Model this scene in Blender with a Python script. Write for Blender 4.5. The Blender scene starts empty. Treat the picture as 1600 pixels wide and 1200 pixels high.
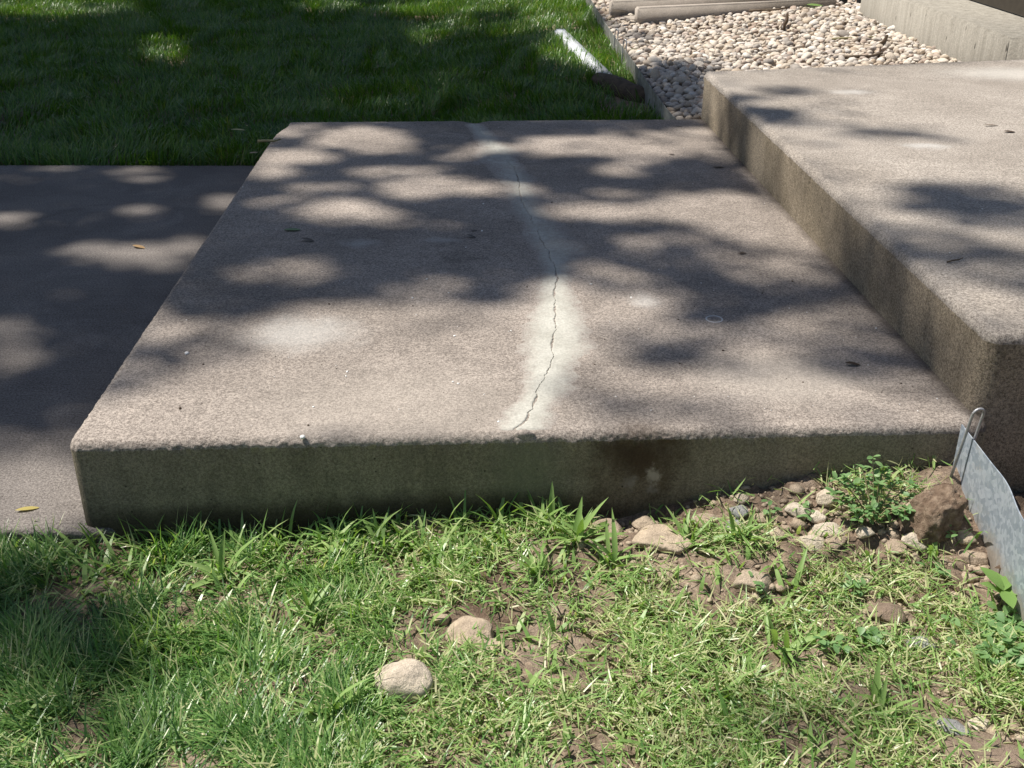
import bpy, bmesh, math, random
import numpy as np
from mathutils import Vector, Matrix, noise as mnoise

random.seed(7)
RNG = np.random.default_rng(11)
scene = bpy.context.scene
COL = scene.collection

# ------------------------------------------------------------------ camera
CAM_H = 1.31
PITCH = math.radians(26.2)
FPX = 1680.0                       # focal length in pixels of a 1600 px wide picture
cam_d = bpy.data.cameras.new('camera')
cam_d.sensor_width = 36.0
cam_d.lens = FPX / 1600.0 * 36.0
cam_d.clip_start = 0.05
cam_d.clip_end = 400
cam = bpy.data.objects.new('camera', cam_d)
cam.location = (0, 0, CAM_H)
cam.rotation_euler = (math.pi / 2 - PITCH, 0, 0)
COL.objects.link(cam)
scene.camera = cam

# ------------------------------------------------------------------ light
SUN_EL = math.radians(61)
SUN_DIR = Vector((-math.cos(SUN_EL) * math.cos(math.radians(17)),
                  math.cos(SUN_EL) * math.sin(math.radians(17)), math.sin(SUN_EL)))
world = bpy.data.worlds.new('World')
scene.world = world
world.use_nodes = True
wn = world.node_tree
bg = wn.nodes['Background']
sky = wn.nodes.new('ShaderNodeTexSky')
sky.sky_type = 'NISHITA'
sky.sun_disc = False
sky.sun_elevation = SUN_EL
sky.sun_rotation = math.atan2(SUN_DIR.x, SUN_DIR.y)
wn.links.new(sky.outputs[0], bg.inputs[0])
bg.inputs[1].default_value = 0.055
sun_d = bpy.data.lights.new('sun', 'SUN')
sun_d.energy = 4.8
sun_d.angle = math.radians(0.53)
sun_d.color = (1.0, 0.95, 0.87)
sun = bpy.data.objects.new('sun', sun_d)
sun.rotation_euler = (-SUN_DIR).to_track_quat('-Z', 'Y').to_euler()
sun.location = SUN_DIR * 40
COL.objects.link(sun)
scene.view_settings.view_transform = 'Standard'
scene.view_settings.look = 'None'
scene.view_settings.gamma = 1
scene.view_settings.use_curve_mapping = False
scene.view_settings.exposure = 0.55

# ------------------------------------------------------------------ measuring
CP, SP = math.cos(PITCH), math.sin(PITCH)
def ray(px, py):
    a, b = (px - 800) / FPX, (600 - py) / FPX
    return Vector((a, CP + b * SP, -SP + b * CP))
def at(px, py, z=0.0):
    """point of the plane at height z (or of a height function) seen at a photo pixel"""
    r = ray(px, py)
    zz = z(0, 2) if callable(z) else z
    for _ in range(8 if callable(z) else 1):
        t = (zz - CAM_H) / r.z
        p = Vector((r.x * t, r.y * t, zz))
        if callable(z): zz = zz * .4 + z(p.x, p.y) * .6
    return p
def at_y(px, py, y):
    r = ray(px, py); t = y / r.y
    return Vector((r.x * t, y, CAM_H + r.z * t))
def proj(P):                       # numpy, N x 3 -> pixels
    P = np.atleast_2d(np.asarray(P, float))
    d = P - np.array([0, 0, CAM_H])
    zf = d[:, 1] * CP - d[:, 2] * SP
    up = d[:, 1] * SP + d[:, 2] * CP
    zf = np.where(zf < .05, .05, zf)
    return np.stack([800 + FPX * d[:, 0] / zf, 600 - FPX * up / zf], 1)
def solve_z(x, y, py):
    lo, hi = -.2, 1.2
    for _ in range(40):
        m = (lo + hi) / 2
        if proj([(x, y, m)])[0, 1] > py: lo = m
        else: hi = m
    return (lo + hi) / 2

H1 = 0.21                          # top of the landing above the walkway
LFL, LBL = at(101, 693, H1), at(441, 190, H1)
LBR, LFR = at(1097, 185, H1), at(1519, 664, H1)
WDIR = (LFR - LFL).normalized()
UFL, UBL = at(1521, 649, H1), at(1094, 183, H1)
ZF, ZB = solve_z(UFL.x, UFL.y, 523), solve_z(UBL.x, UBL.y, 111)
print('landing', LFL, LBL, LBR, LFR, 'step z', ZF, ZB)
BDIR = (at(1600, 92, ZB) - at(1094, 111, ZB)).normalized()
UFR = UFL + WDIR * 3.2
UBR = UBL + Vector((BDIR.x, BDIR.y, 0)).normalized() * 3.2
def upper_z(x, y):
    k = (y - UFL.y) / (UBL.y - UFL.y)
    return ZF + (ZB - ZF) * k

# ------------------------------------------------------------------ helpers
def link(o):
    COL.objects.link(o); return o
def tag(o, label=None, cat=None, group=None, kind=None):
    for k, v in (('label', label), ('category', cat), ('group', group), ('kind', kind)):
        if v: o[k] = v
    return o
def empty(name, loc, label, cat, group=None):
    o = bpy.data.objects.new(name, None); o.location = loc; o.empty_display_size = .05
    return tag(link(o), label, cat, group)
def child(o, parent):
    o.parent = parent
    o.matrix_parent_inverse = Matrix.Translation(-Vector(parent.location)) if parent.type == 'EMPTY' else Matrix()
    return o
def mesh_obj(name, V, F, mat, parent=None, tint=None, smooth=False, mats=None, mat_idx=None):
    """V: N x 3; F: list of int arrays, each of faces with the same corner count"""
    me = bpy.data.meshes.new(name)
    V = np.asarray(V, np.float32)
    F = [np.asarray(f, np.int32) for f in F if len(f)]
    me.vertices.add(len(V)); me.vertices.foreach_set('co', V.ravel())
    nl = sum(f.size for f in F); nf = sum(len(f) for f in F)
    me.loops.add(nl); me.polygons.add(nf)
    me.loops.foreach_set('vertex_index', np.concatenate([f.ravel() for f in F]))
    sizes = np.concatenate([np.full(len(f), f.shape[1], np.int32) for f in F])
    starts = np.concatenate([[0], np.cumsum(sizes)[:-1]]).astype(np.int32)
    me.polygons.foreach_set('loop_start', starts)
    if smooth: me.polygons.foreach_set('use_smooth', np.ones(nf, bool))
    else: me.polygons.foreach_set('use_smooth', np.zeros(nf, bool))
    for m in (mats or [mat]): me.materials.append(m)
    if mat_idx is not None: me.polygons.foreach_set('material_index', np.asarray(mat_idx, np.int32))
    if tint is not None:
        a = me.attributes.new('tint', 'FLOAT', 'POINT'); a.data.foreach_set('value', np.asarray(tint, np.float32))
    me.update(calc_edges=True); me.validate()
    o = link(bpy.data.objects.new(name, me))
    if parent: child(o, parent)
    return o
def bm_obj(name, bm, mat, parent=None, smooth=True):
    me = bpy.data.meshes.new(name); bm.to_mesh(me); bm.free()
    me.materials.append(mat)
    for p in me.polygons: p.use_smooth = smooth
    o = link(bpy.data.objects.new(name, me))
    if parent: child(o, parent)
    return o
def tube(pts, r, n=8, cap=True):
    bm = bmesh.new(); rings = []
    pts = [Vector(p) for p in pts]
    up0 = Vector((.3, .2, 1)).normalized()
    for i, p in enumerate(pts):
        t = (pts[min(i + 1, len(pts) - 1)] - pts[max(i - 1, 0)]).normalized()
        a = t.cross(up0)
        if a.length < .05: a = t.cross(Vector((1, 0, 0)))
        a.normalize(); b = t.cross(a)
        rr = r[i] if isinstance(r, (list, tuple)) else r
        rings.append([bm.verts.new(p + (a * math.cos(2 * math.pi * k / n) + b * math.sin(2 * math.pi * k / n)) * rr) for k in range(n)])
    for A, B in zip(rings, rings[1:]):
        for k in range(n): bm.faces.new((A[k], A[(k + 1) % n], B[(k + 1) % n], B[k]))
    if cap:
        bm.faces.new(rings[0][::-1]); bm.faces.new(rings[-1])
    bmesh.ops.recalc_face_normals(bm, faces=bm.faces)
    return bm
def box(bm, c, s, bevel=0.0):
    r = bmesh.ops.create_cube(bm, size=1, matrix=Matrix.Translation(c) @ Matrix.Diagonal((*s, 1)))
    return r
def vnoise(P, scale, seed=0.0):
    return np.array([mnoise.noise((p[0] * scale + seed, p[1] * scale - seed, p[2] * scale + seed * .7)) for p in P])
# fast lattice noise on numpy arrays, 2D
_T = RNG.random((256, 256)).astype(np.float64)
def n2(x, y, s=1.0, o=0):
    x = np.asarray(x) * s + o * 17.3 + 1000; y = np.asarray(y) * s + o * 5.7 + 1000
    xi, yi = np.floor(x).astype(int), np.floor(y).astype(int)
    u, v = x - xi, y - yi
    u, v = u * u * (3 - 2 * u), v * v * (3 - 2 * v)
    g = lambda a, b: _T[a % 256, b % 256]
    return (g(xi, yi) * (1 - u) + g(xi + 1, yi) * u) * (1 - v) + (g(xi, yi + 1) * (1 - u) + g(xi + 1, yi + 1) * u) * v
def sstep(a, b, x):
    t = np.clip((x - a) / (b - a), 0, 1); return t * t * (3 - 2 * t)

# ------------------------------------------------------------------ materials
class NT:
    def __init__(s, name):
        s.m = bpy.data.materials.new(name); s.m.use_nodes = True
        s.t = s.m.node_tree; s.b = s.t.nodes['Principled BSDF']; s.out = s.t.nodes['Material Output']
        s.co = s.t.nodes.new('ShaderNodeTexCoord').outputs['Object']
    def n(s, typ, **kw):
        nd = s.t.nodes.new(typ)
        for k, v in kw.items(): setattr(nd, k, v)
        return nd
    def l(s, a, b): s.t.links.new(a, b)
    def set(s, sock, v):
        if hasattr(v, 'is_output'): s.l(v, sock)
        elif isinstance(v, tuple) and len(v) == 3 and sock.type == 'RGBA': sock.default_value = (*v, 1)
        else: sock.default_value = v
    def noise(s, scale, detail=4, rough=.6, dist=0, vec=None):
        nd = s.n('ShaderNodeTexNoise'); s.l(vec or s.co, nd.inputs['Vector'])
        nd.inputs['Scale'].default_value = scale; nd.inputs['Detail'].default_value = detail
        nd.inputs['Roughness'].default_value = rough; nd.inputs['Distortion'].default_value = dist
        return nd.outputs['Fac']
    def voro(s, scale, feature='F1', out='Distance', vec=None):
        nd = s.n('ShaderNodeTexVoronoi', feature=feature); s.l(vec or s.co, nd.inputs['Vector'])
        nd.inputs['Scale'].default_value = scale
        return nd.outputs[out]
    def rng(s, v, a, b, c=0., d=1.):
        nd = s.n('ShaderNodeMapRange', interpolation_type='SMOOTHSTEP'); s.l(v, nd.inputs[0])
        for i, x in enumerate((a, b, c, d)): nd.inputs[i + 1].default_value = x
        return nd.outputs[0]
    def mix(s, f, a, b, mode='MIX'):
        nd = s.n('ShaderNodeMix', data_type='RGBA', blend_type=mode)
        s.set(nd.inputs[0], f); s.set(nd.inputs[6], a); s.set(nd.inputs[7], b)
        return nd.outputs[2]
    def math(s, op, a, b=0.):
        nd = s.n('ShaderNodeMath', operation=op); s.set(nd.inputs[0], a); s.set(nd.inputs[1], b)
        return nd.outputs[0]
    def ramp(s, v, stops):
        nd = s.n('ShaderNodeValToRGB'); s.l(v, nd.inputs[0]); e = nd.color_ramp.elements
        while len(e) < len(stops): e.new(.5)
        for el, (p, c) in zip(e, stops): el.position = p; el.color = (*c, 1)
        return nd.outputs[0]
    def near(s, p, r0, r1, squash=(1, 1, 1), wob=0.0, wscale=8):
        """soft spot round a point of the place: 1 inside r0, 0 beyond r1"""
        mp = s.n('ShaderNodeMapping'); s.l(s.co, mp.inputs[0])
        mp.inputs['Location'].default_value = tuple(-p[i] * squash[i] for i in range(3))
        mp.inputs['Scale'].default_value = squash
        ln = s.n('ShaderNodeVectorMath', operation='LENGTH'); s.l(mp.outputs[0], ln.inputs[0])
        v = ln.outputs['Value']
        if wob: v = s.math('ADD', v, s.math('MULTIPLY', s.math('SUBTRACT', s.noise(wscale, 4), .5), wob))
        return s.rng(v, r0, r1, 1., 0.)
    def bump(s, h, strength, dist):
        nd = s.n('ShaderNodeBump'); nd.inputs['Strength'].default_value = strength
        nd.inputs['Distance'].default_value = dist; s.l(h, nd.inputs['Height'])
        s.l(nd.outputs[0], s.b.inputs['Normal'])
    def base(s, c, rough=.8, spec=.3):
        s.set(s.b.inputs['Base Color'], c); s.set(s.b.inputs['Roughness'], rough)
        s.b.inputs['Specular IOR Level'].default_value = spec
        return s.m

def concrete(name, dark, light, grain=1.0, spots=(), holes=False, foot=None):
    t = NT(name)
    big = t.noise(1.7, 8, .68, .4); mid = t.noise(9, 6, .72, .3)
    c = t.mix(t.rng(big, .34, .66), dark, light)
    worn = t.noise(3.1, 9, .74, .8)
    c = t.mix(t.math('MULTIPLY', t.rng(worn, .56, .68), .45), c, tuple(x * .62 for x in dark))
    c = t.mix(t.math('MULTIPLY', t.rng(worn, .44, .33), .35), c, tuple(x * 1.28 + .02 for x in light))
    mp = t.n('ShaderNodeMapping'); t.l(t.co, mp.inputs[0]); mp.inputs['Scale'].default_value = (.7, 9, 5); mp.inputs['Rotation'].default_value = (0, 0, .12)
    sweep = t.noise(6, 4, .6, .6, vec=mp.outputs[0])
    c = t.mix(.18, c, t.ramp(sweep, [(.35, (.72, .72, .72)), (.65, (1.25, 1.25, 1.25))]), 'MULTIPLY')
    c = t.mix(t.math('MULTIPLY', t.rng(mid, .45, .75), .35), c, tuple(x * 1.18 for x in light))
    fine = t.noise(165, 3, .8); fine2 = t.noise(380, 2, .8)
    sp = t.math('ADD', t.math('MULTIPLY', fine, .6), t.math('MULTIPLY', fine2, .4))
    spk = t.ramp(sp, [(.405, (.50, .475, .455)), (.5, (.98, .975, .97)), (.595, (1.53, 1.50, 1.46))])
    c = t.mix(grain, c, spk, 'MULTIPLY')
    pits = t.rng(t.voro(60), .06, .13, 1., 0.)
    pm = t.rng(t.noise(23, 3), .56, .66)
    c = t.mix(t.math('MULTIPLY', t.math('MULTIPLY', pits, pm), .75), c, (.035, .03, .027))
    chips = t.math('MULTIPLY', t.rng(t.voro(38), .03, .07, 1., 0.), t.rng(t.noise(31, 2), .6, .66))
    c = t.mix(t.math('MULTIPLY', chips, .6), c, (.6, .57, .53))
    for p, r0, r1, sq, wob, amt, colr in spots:
        c = t.mix(t.math('MULTIPLY', t.near(p, r0, r1, sq, wob, 55 if r1 < .03 else 14), amt), c, colr)
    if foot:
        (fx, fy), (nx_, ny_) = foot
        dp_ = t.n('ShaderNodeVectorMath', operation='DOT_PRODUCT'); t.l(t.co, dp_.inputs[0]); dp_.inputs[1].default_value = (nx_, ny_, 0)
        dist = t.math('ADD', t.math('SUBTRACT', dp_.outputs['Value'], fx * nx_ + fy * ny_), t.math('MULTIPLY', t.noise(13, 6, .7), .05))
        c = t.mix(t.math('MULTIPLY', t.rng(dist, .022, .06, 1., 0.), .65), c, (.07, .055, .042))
    if holes:
        hb = t.math('MULTIPLY', t.rng(t.voro(34), .05, .11, 1., 0.), t.rng(t.noise(12, 3), .5, .56))
        c = t.mix(t.math('MULTIPLY', hb, .8), c, (.03, .025, .018))
        mpv = t.n('ShaderNodeMapping'); t.l(t.co, mpv.inputs[0]); mpv.inputs['Scale'].default_value = (16, 16, 2)
        c = t.mix(.4, c, t.ramp(t.noise(1.4, 6, .7, .4, vec=mpv.outputs[0]), [(.32, (.6, .6, .6)), (.66, (1.3, 1.3, 1.3))]), 'MULTIPLY')
    h = t.math('ADD', sp, t.math('MULTIPLY', mid, .8))
    t.bump(h, .75, .0045)
    return t.base(c, .9, .2)

fr = lambda x, y: at(x, y, H1)
def fr_front(x, y):
    p = LFL.lerp(LFR, (x - 102) / (1520 - 102)); return at_y(x, y, p.y - .004)
white_stain = (.62, .61, .58)
_fd = (UBL - UFL).normalized()
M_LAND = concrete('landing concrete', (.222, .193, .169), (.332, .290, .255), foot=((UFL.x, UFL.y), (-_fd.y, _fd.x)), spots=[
    (fr(560, 380), .0, .10, (1, 1.6, 1), .10, .35, white_stain),
    (fr(690, 375), .0, .10, (1, 2.5, 1), .10, .30, white_stain),
    (fr(470, 520), .02, .22, (1, 1.3, 1), .18, .35, white_stain),
    (fr(1225, 590), .05, .3, (1, 1.5, 1), .16, .35, (.44, .40, .35)),
    (fr(1010, 470), .0, .09, (1.5, 1, 1), .09, .35, white_stain),
    (fr(620, 640), .1, .5, (1, 1.5, 1), .2, .25, (.46, .41, .35)),
    (fr_front(1000, 697), .0, .085, (1, 1.1, .8), .09, .6, (.06, .036, .02)),
])
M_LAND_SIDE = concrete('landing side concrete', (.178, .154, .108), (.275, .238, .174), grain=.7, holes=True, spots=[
    (fr_front(1005, 715), .0, .15, (.8, 1, 1), .16, .9, (.05, .028, .015)),
    (fr_front(1020, 745), (.004), .022, (1, 1, .7), .06, .8, (.40, .35, .29)),
    (fr_front(1016, 768), .0, .02, (1, 1, 1.4), .05, .6, (.30, .27, .24)),
    (fr_front(985, 755), .0, .02, (1, 1, .6), .05, .6, (.30, .27, .24)),
    (fr_front(820, 730), .02, .12, (1, 1, .5), .05, .5, (.17, .175, .12)),
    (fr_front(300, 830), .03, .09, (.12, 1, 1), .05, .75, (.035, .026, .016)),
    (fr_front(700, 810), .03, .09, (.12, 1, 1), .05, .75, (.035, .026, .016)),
])
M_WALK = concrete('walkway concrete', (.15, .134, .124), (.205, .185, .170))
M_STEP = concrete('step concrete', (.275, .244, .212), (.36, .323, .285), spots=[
    (at(1325, 144, upper_z), .0, .13, (1, 2, 1), .2, .55, (.66, .63, .59)),
    (at(1440, 228, upper_z), .0, .13, (1, 2, 1), .2, .45, (.60, .59, .57)),
    (at(1590, 115, upper_z), .05, .5, (1, 2, 1), .2, .5, (.6, .57, .52)),
])
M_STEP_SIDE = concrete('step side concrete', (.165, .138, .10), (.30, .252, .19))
M_WALL = concrete('wall concrete', (.25, .235, .20), (.33, .31, .265), grain=.6)
def wall_mat():
    t = NT('cast wall concrete')
    mp = t.n('ShaderNodeMapping'); t.l(t.co, mp.inputs[0]); mp.inputs['Scale'].default_value = (14, 14, 1.6)
    st = t.noise(1.6, 6, .7, .3, vec=mp.outputs[0]); gr = t.noise(90, 4, .75)
    c = t.mix(t.rng(st, .3, .7), (.245, .225, .19), (.345, .32, .275))
    c = t.mix(.6, c, t.ramp(gr, [(.35, (.72, .71, .70)), (.65, (1.25, 1.24, 1.22))]), 'MULTIPLY')
    mp2 = t.n('ShaderNodeMapping'); t.l(t.co, mp2.inputs[0]); mp2.inputs['Scale'].default_value = (1, 1, .35)
    holes = t.math('MULTIPLY', t.rng(t.voro(26, vec=mp2.outputs[0]), .10, .2, 1., 0.), t.rng(t.noise(9, 3), .52, .6))
    c = t.mix(t.math('MULTIPLY', holes, .85), c, (.05, .043, .035))
    t.bump(t.math('SUBTRACT', t.math('ADD', gr, st), holes), .6, .006)
    return t.base(c, .9, .2)
M_WALL = wall_mat()
M_BLOCK = concrete('splash block concrete', (.34, .30, .255), (.42, .37, .32), grain=.5)

def mortar_mat():
    t = NT('patch mortar')
    a = t.n('ShaderNodeAttribute', attribute_name='tint').outputs['Fac']
    fine = t.noise(160, 4, .75)
    c = t.ramp(t.noise(11, 5, .7), [(.3, (.36, .347, .302)), (.55, (.45, .436, .384)), (.75, (.54, .525, .468))])
    c = t.mix(.6, c, t.ramp(fine, [(.35, (.7, .7, .7)), (.65, (1.25, 1.25, 1.25))]), 'MULTIPLY')
    c = t.mix(t.rng(t.math('ADD', a, t.math('MULTIPLY', t.math('SUBTRACT', t.noise(60, 5, .75), .5), 1.1)), .0, .82, 1., 0.), c, t.mix(1., (.285, .247, .217), t.ramp(t.noise(190, 3, .75), [(.36, (.6, .6, .6)), (.62, (1.35, 1.35, 1.35))]), 'MULTIPLY'))
    t.bump(t.math('ADD', fine, t.noise(22, 3)), .4, .003)
    return t.base(c, .9, .2)
M_MORTAR = mortar_mat()

def soil_mat():
    t = NT('soil')
    a = t.noise(5, 6, .7); b = t.noise(70, 5, .75); c3 = t.noise(320, 3, .7)
    c = t.ramp(a, [(.32, (.12, .082, .058)), (.5, (.23, .172, .128)), (.68, (.36, .285, .22))])
    c = t.mix(.75, c, t.ramp(b, [(.33, (.45, .42, .4)), (.52, (1, 1, 1)), (.68, (1.6, 1.55, 1.45))]), 'MULTIPLY')
    c = t.mix(.5, c, t.ramp(c3, [(.35, (.6, .6, .6)), (.65, (1.4, 1.4, 1.4))]), 'MULTIPLY')
    t.bump(t.math('ADD', b, t.math('MULTIPLY', c3, .5)), .9, .008)
    return t.base(c, .95, .15)
M_SOIL = soil_mat()
def clod_mat():
    t = NT('dry dirt clod')
    b = t.noise(45, 6, .75)
    c = t.ramp(b, [(.32, (.10, .066, .046)), (.5, (.19, .135, .095)), (.68, (.34, .26, .19))])
    t.bump(b, 1, .012)
    return t.base(c, .95, .12)
M_CLOD = clod_mat()

def leafy(name, stops, trans=.35, rough=.36, spec=.5):
    t = NT(name)
    a = t.n('ShaderNodeAttribute', attribute_name='tint').outputs['Fac']
    c = t.ramp(a, stops)
    c = t.mix(.35, c, t.ramp(t.noise(60, 3), [(.3, (.65, .65, .65)), (.7, (1.35, 1.35, 1.2))]), 'MULTIPLY')
    m = t.base(c, rough, spec)
    tr = t.n('ShaderNodeBsdfTranslucent')
    t.l(t.mix(1., c, (1.35, 1.5, .6), 'MULTIPLY'), tr.inputs[0])
    ms = t.n('ShaderNodeMixShader'); ms.inputs[0].default_value = trans
    t.l(t.b.outputs[0], ms.inputs[1]); t.l(tr.outputs[0], ms.inputs[2]); t.l(ms.outputs[0], t.out.inputs[0])
    return m
STRAW, LIME, MID, DEEP = (.58, .53, .36), (.31, .44, .155), (.14, .275, .072), (.05, .125, .035)
M_GRASS = leafy('grass blades', [(0, STRAW), (.18, (.47, .50, .26)), (.36, LIME), (.68, MID), (1, DEEP)])
M_LAWN = leafy('lawn blades', [(0, (.24, .26, .08)), (.3, (.14, .24, .03)), (.7, (.06, .15, .014)), (1, (.028, .088, .009))], trans=.3)
def plain_leaf(name, c0, c1, trans=.3, rough=.45):
    t = NT(name)
    inf = t.n('ShaderNodeObjectInfo').outputs['Random']
    c = t.mix(inf, c0, c1)
    c = t.mix(.4, c, t.ramp(t.noise(90, 3), [(.3, (.7, .7, .7)), (.7, (1.3, 1.3, 1.2))]), 'MULTIPLY')
    m = t.base(c, rough, .35)
    tr = t.n('ShaderNodeBsdfTranslucent'); t.l(t.mix(1., c, (1.3, 1.4, .6), 'MULTIPLY'), tr.inputs[0])
    ms = t.n('ShaderNodeMixShader'); ms.inputs[0].default_value = trans
    t.l(t.b.outputs[0], ms.inputs[1]); t.l(tr.outputs[0], ms.inputs[2]); t.l(ms.outputs[0], t.out.inputs[0])
    return m
M_BROAD = plain_leaf('broad grass leaf', (.19, .31, .085), (.31, .44, .16))
M_WEED = plain_leaf('weed leaf', (.13, .25, .095), (.23, .36, .15))
M_SEEDLING = plain_leaf('seedling leaf', (.16, .27, .07), (.21, .33, .10))
M_TREELEAF = plain_leaf('tree leaf', (.04, .08, .02), (.06, .11, .03), trans=.12)
M_TAN = plain_leaf('dry tan leaf', (.36, .22, .10), (.42, .27, .13), trans=.15)
M_YELLOW = plain_leaf('yellow leaf', (.42, .34, .10), (.45, .38, .14), trans=.2)
M_BROWN = plain_leaf('brown leaf', (.055, .035, .02), (.08, .05, .03), trans=.05)
M_GREENLEAF = plain_leaf('fresh green leaf', (.06, .14, .03), (.09, .19, .04), trans=.2)
def stone_mat(name, stops, scale=26, pit=.5):
    t = NT(name)
    inf = t.n('ShaderNodeObjectInfo').outputs['Random']
    a = t.n('ShaderNodeAttribute', attribute_name='tint').outputs['Fac']
    v = t.math('FRACT', t.math('ADD', inf, a))
    c = t.ramp(v, stops)
    c = t.mix(.55, c, t.ramp(t.noise(scale, 6, .7), [(.34, (.60, .56, .52)), (.46, (1.05, 1.03, 1.01)), (.64, (1.5, 1.48, 1.44))]), 'MULTIPLY')
    f = t.noise(230, 3, .75)
    c = t.mix(.4, c, t.ramp(f, [(.34, (.55, .53, .5)), (.64, (1.3, 1.3, 1.3))]), 'MULTIPLY')
    t.bump(t.math('ADD', f, t.math('MULTIPLY', t.noise(48, 7, .78), 1.6)), min(1, pit * 1.5), .005)
    return t.base(c, .85, .25)
M_FIELD = stone_mat('field stone', [(0, (.50, .43, .34)), (.5, (.57, .50, .41)), (1, (.48, .41, .32))])
M_DIRTY = stone_mat('soil dusted stone', [(0, (.32, .25, .19)), (.4, (.45, .37, .28)), (.7, (.37, .295, .22)), (1, (.31, .245, .185))])
M_GREYST = stone_mat('grey stone', [(0, (.22, .22, .225)), (.5, (.30, .30, .30)), (1, (.25, .26, .28))])
M_SLATE = stone_mat('brown flat stone', [(0, (.17, .125, .095)), (.5, (.22, .165, .125)), (1, (.18, .135, .11))], 20)
M_RIVER = stone_mat('river stone', [(0, (.45, .38, .30)), (.15, (.62, .57, .50)), (.3, (.36, .29, .22)), (.42, (.55, .48, .40)), (.55, (.60, .57, .53)), (.64, (.40, .31, .25)), (.76, (.27, .245, .22)), (.88, (.50, .455, .41)), (1, (.50, .43, .35))], 25, .3)
M_CHIP = stone_mat('white chip', [(0, (.78, .77, .74)), (1, (.72, .71, .69))], 30, .2)

def galv():
    t = NT('galvanized steel')
    sp = t.voro(110, out='Color'); bw = t.n('ShaderNodeRGBToBW'); t.l(sp, bw.inputs[0])
    dirt = t.noise(9, 6, .7)
    c = t.mix(t.rng(bw.outputs[0], .2, .8), (.30, .345, .395), (.45, .495, .545))  # blue cast of reflected sky is mixed into the zinc tones
    c = t.mix(t.rng(dirt, .56, .74, 0., .6), c, (.50, .46, .38))
    c = t.mix(t.rng(t.noise(120, 4, .8), .64, .74, 0., .6), c, (.74, .74, .70))
    zc = t.n('ShaderNodeSeparateXYZ'); t.l(t.co, zc.inputs[0])
    mud = t.math('ADD', zc.outputs[2], t.math('MULTIPLY', t.noise(28, 6, .75), .11))
    c = t.mix(t.rng(mud, .17, .10, 0., .8), c, (.33, .27, .20))
    mps = t.n('ShaderNodeMapping'); t.l(t.co, mps.inputs[0]); mps.inputs['Scale'].default_value = (3, 30, 160); mps.inputs['Rotation'].default_value = (.5, 0, 0)
    c = t.mix(t.rng(t.noise(2, 3, .6, vec=mps.outputs[0]), .66, .72, 0., .4), c, (.66, .68, .70))
    t.b.inputs['Metallic'].default_value = .35
    t.bump(t.math('ADD', t.noise(40, 4), t.math('MULTIPLY', t.noise(7, 2), 3)), .25, .003)
    return t.base(c, .5, .4)
M_GALV = galv()
def simple(name, c0, c1, rough=.6, scale=20, metal=0., spec=.35, bump=.2):
    t = NT(name); nz = t.noise(scale, 5, .7)
    t.b.inputs['Metallic'].default_value = metal
    t.bump(nz, bump, .003)
    return t.base(t.mix(t.rng(nz, .35, .65), c0, c1), rough, spec)
M_SHADESTEEL = simple('shade-dulled steel', (.15, .145, .125), (.30, .30, .28), .6, 14, .25)  # edging steel made darker and browner; its shade is put into the colour
M_WIRE = simple('steel wire', (.30, .30, .31), (.42, .42, .43), .45, 60, .5)
M_PIPE = simple('white painted pipe', (.50, .51, .54), (.62, .63, .65), .4, 18)
M_MUD = simple('muddy brown pipe', (.055, .037, .024), (.10, .07, .045), .85, 30, bump=.6)
M_BLACK = simple('black plastic', (.012, .012, .013), (.02, .02, .02), .5)
M_SIDING = simple('brown siding', (.035, .028, .019), (.045, .036, .025), .8)  # very dark brown, with the shade over the wall put into the colour
M_BARK = simple('tree bark', (.07, .05, .035), (.13, .10, .075), .95, 12, bump=1)
M_TWIG = simple('dry twig', (.09, .065, .045), (.17, .13, .09), .9, 40)
M_STEM = simple('plant stem', (.22, .20, .10), (.30, .26, .14), .7, 40)
M_CRACK = simple('crack dirt', (.02, .017, .014), (.03, .025, .02), .95, 60)
M_MINERAL = simple('pale mineral ring', (.50, .49, .47), (.58, .57, .55), .9, 60)

# ------------------------------------------------------------------ ground
FACE_PX = [(-200, -.045), (130, -.035), (350, -.028), (550, -.005), (800, .01), (950, .02), (1100, .062), (1300, .098), (1480, .112), (1800, .112)]
FX = np.array([(LFL.x + (p - 102) / 1418 * (LFR.x - LFL.x)) for p, _ in FACE_PX]); FZ = np.array([z for _, z in FACE_PX])
def ground_np(x, y):
    x, y = np.asarray(x, float), np.asarray(y, float)
    zf = np.interp(x, FX, FZ)
    yf = LFL.y + (x - LFL.x) / (LFR.x - LFL.x) * (LFR.y - LFL.y)
    far = np.clip((yf - y) / .75, 0, 1)
    zn = np.where(zf > 0, zf * .2, zf)
    z = zf * (1 - sstep(0, .5, far)) + zn * sstep(0, .5, far)
    return z - .11 * sstep(.962, 1.0, x) * sstep(.35, .05, far)
def ground(x, y): return float(ground_np(x, y))
def gp(px, py): return at(px, py, ground)
def rough_ground(x, y):
    r = sstep(-.1, .6, x) * sstep(1.35, 1.9, y)
    z = ground_np(x, y)
    z = z + (n2(x, y, 7, 1) - .5) * .022 + (n2(x, y, 22, 2) - .5) * .012 * (1 + 1.3 * r) + (n2(x, y, 60, 3) - .5) * .008 * (1 + r) + (n2(x, y, 140, 4) - .5) * .003
    # hollow washed out under the landing edge
    yf = LFL.y + (x - LFL.x) / (LFR.x - LFL.x) * (LFR.y - LFL.y)
    pxx = 102 + (x - LFL.x) / (LFR.x - LFL.x) * 1418
    hol = np.exp(-((pxx - 1000) / 110) ** 2) * np.exp(-((y - (yf - .03)) / .06) ** 2)
    return z - hol * .035
xs = np.arange(-2.3, 2.3, .0085); ys = np.arange(.75, 2.2, .0085)
GX, GY = np.meshgrid(xs, ys); GZ = rough_ground(GX, GY)
nx, ny = len(xs), len(ys)
idx = np.arange(nx * ny).reshape(ny, nx)
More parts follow.
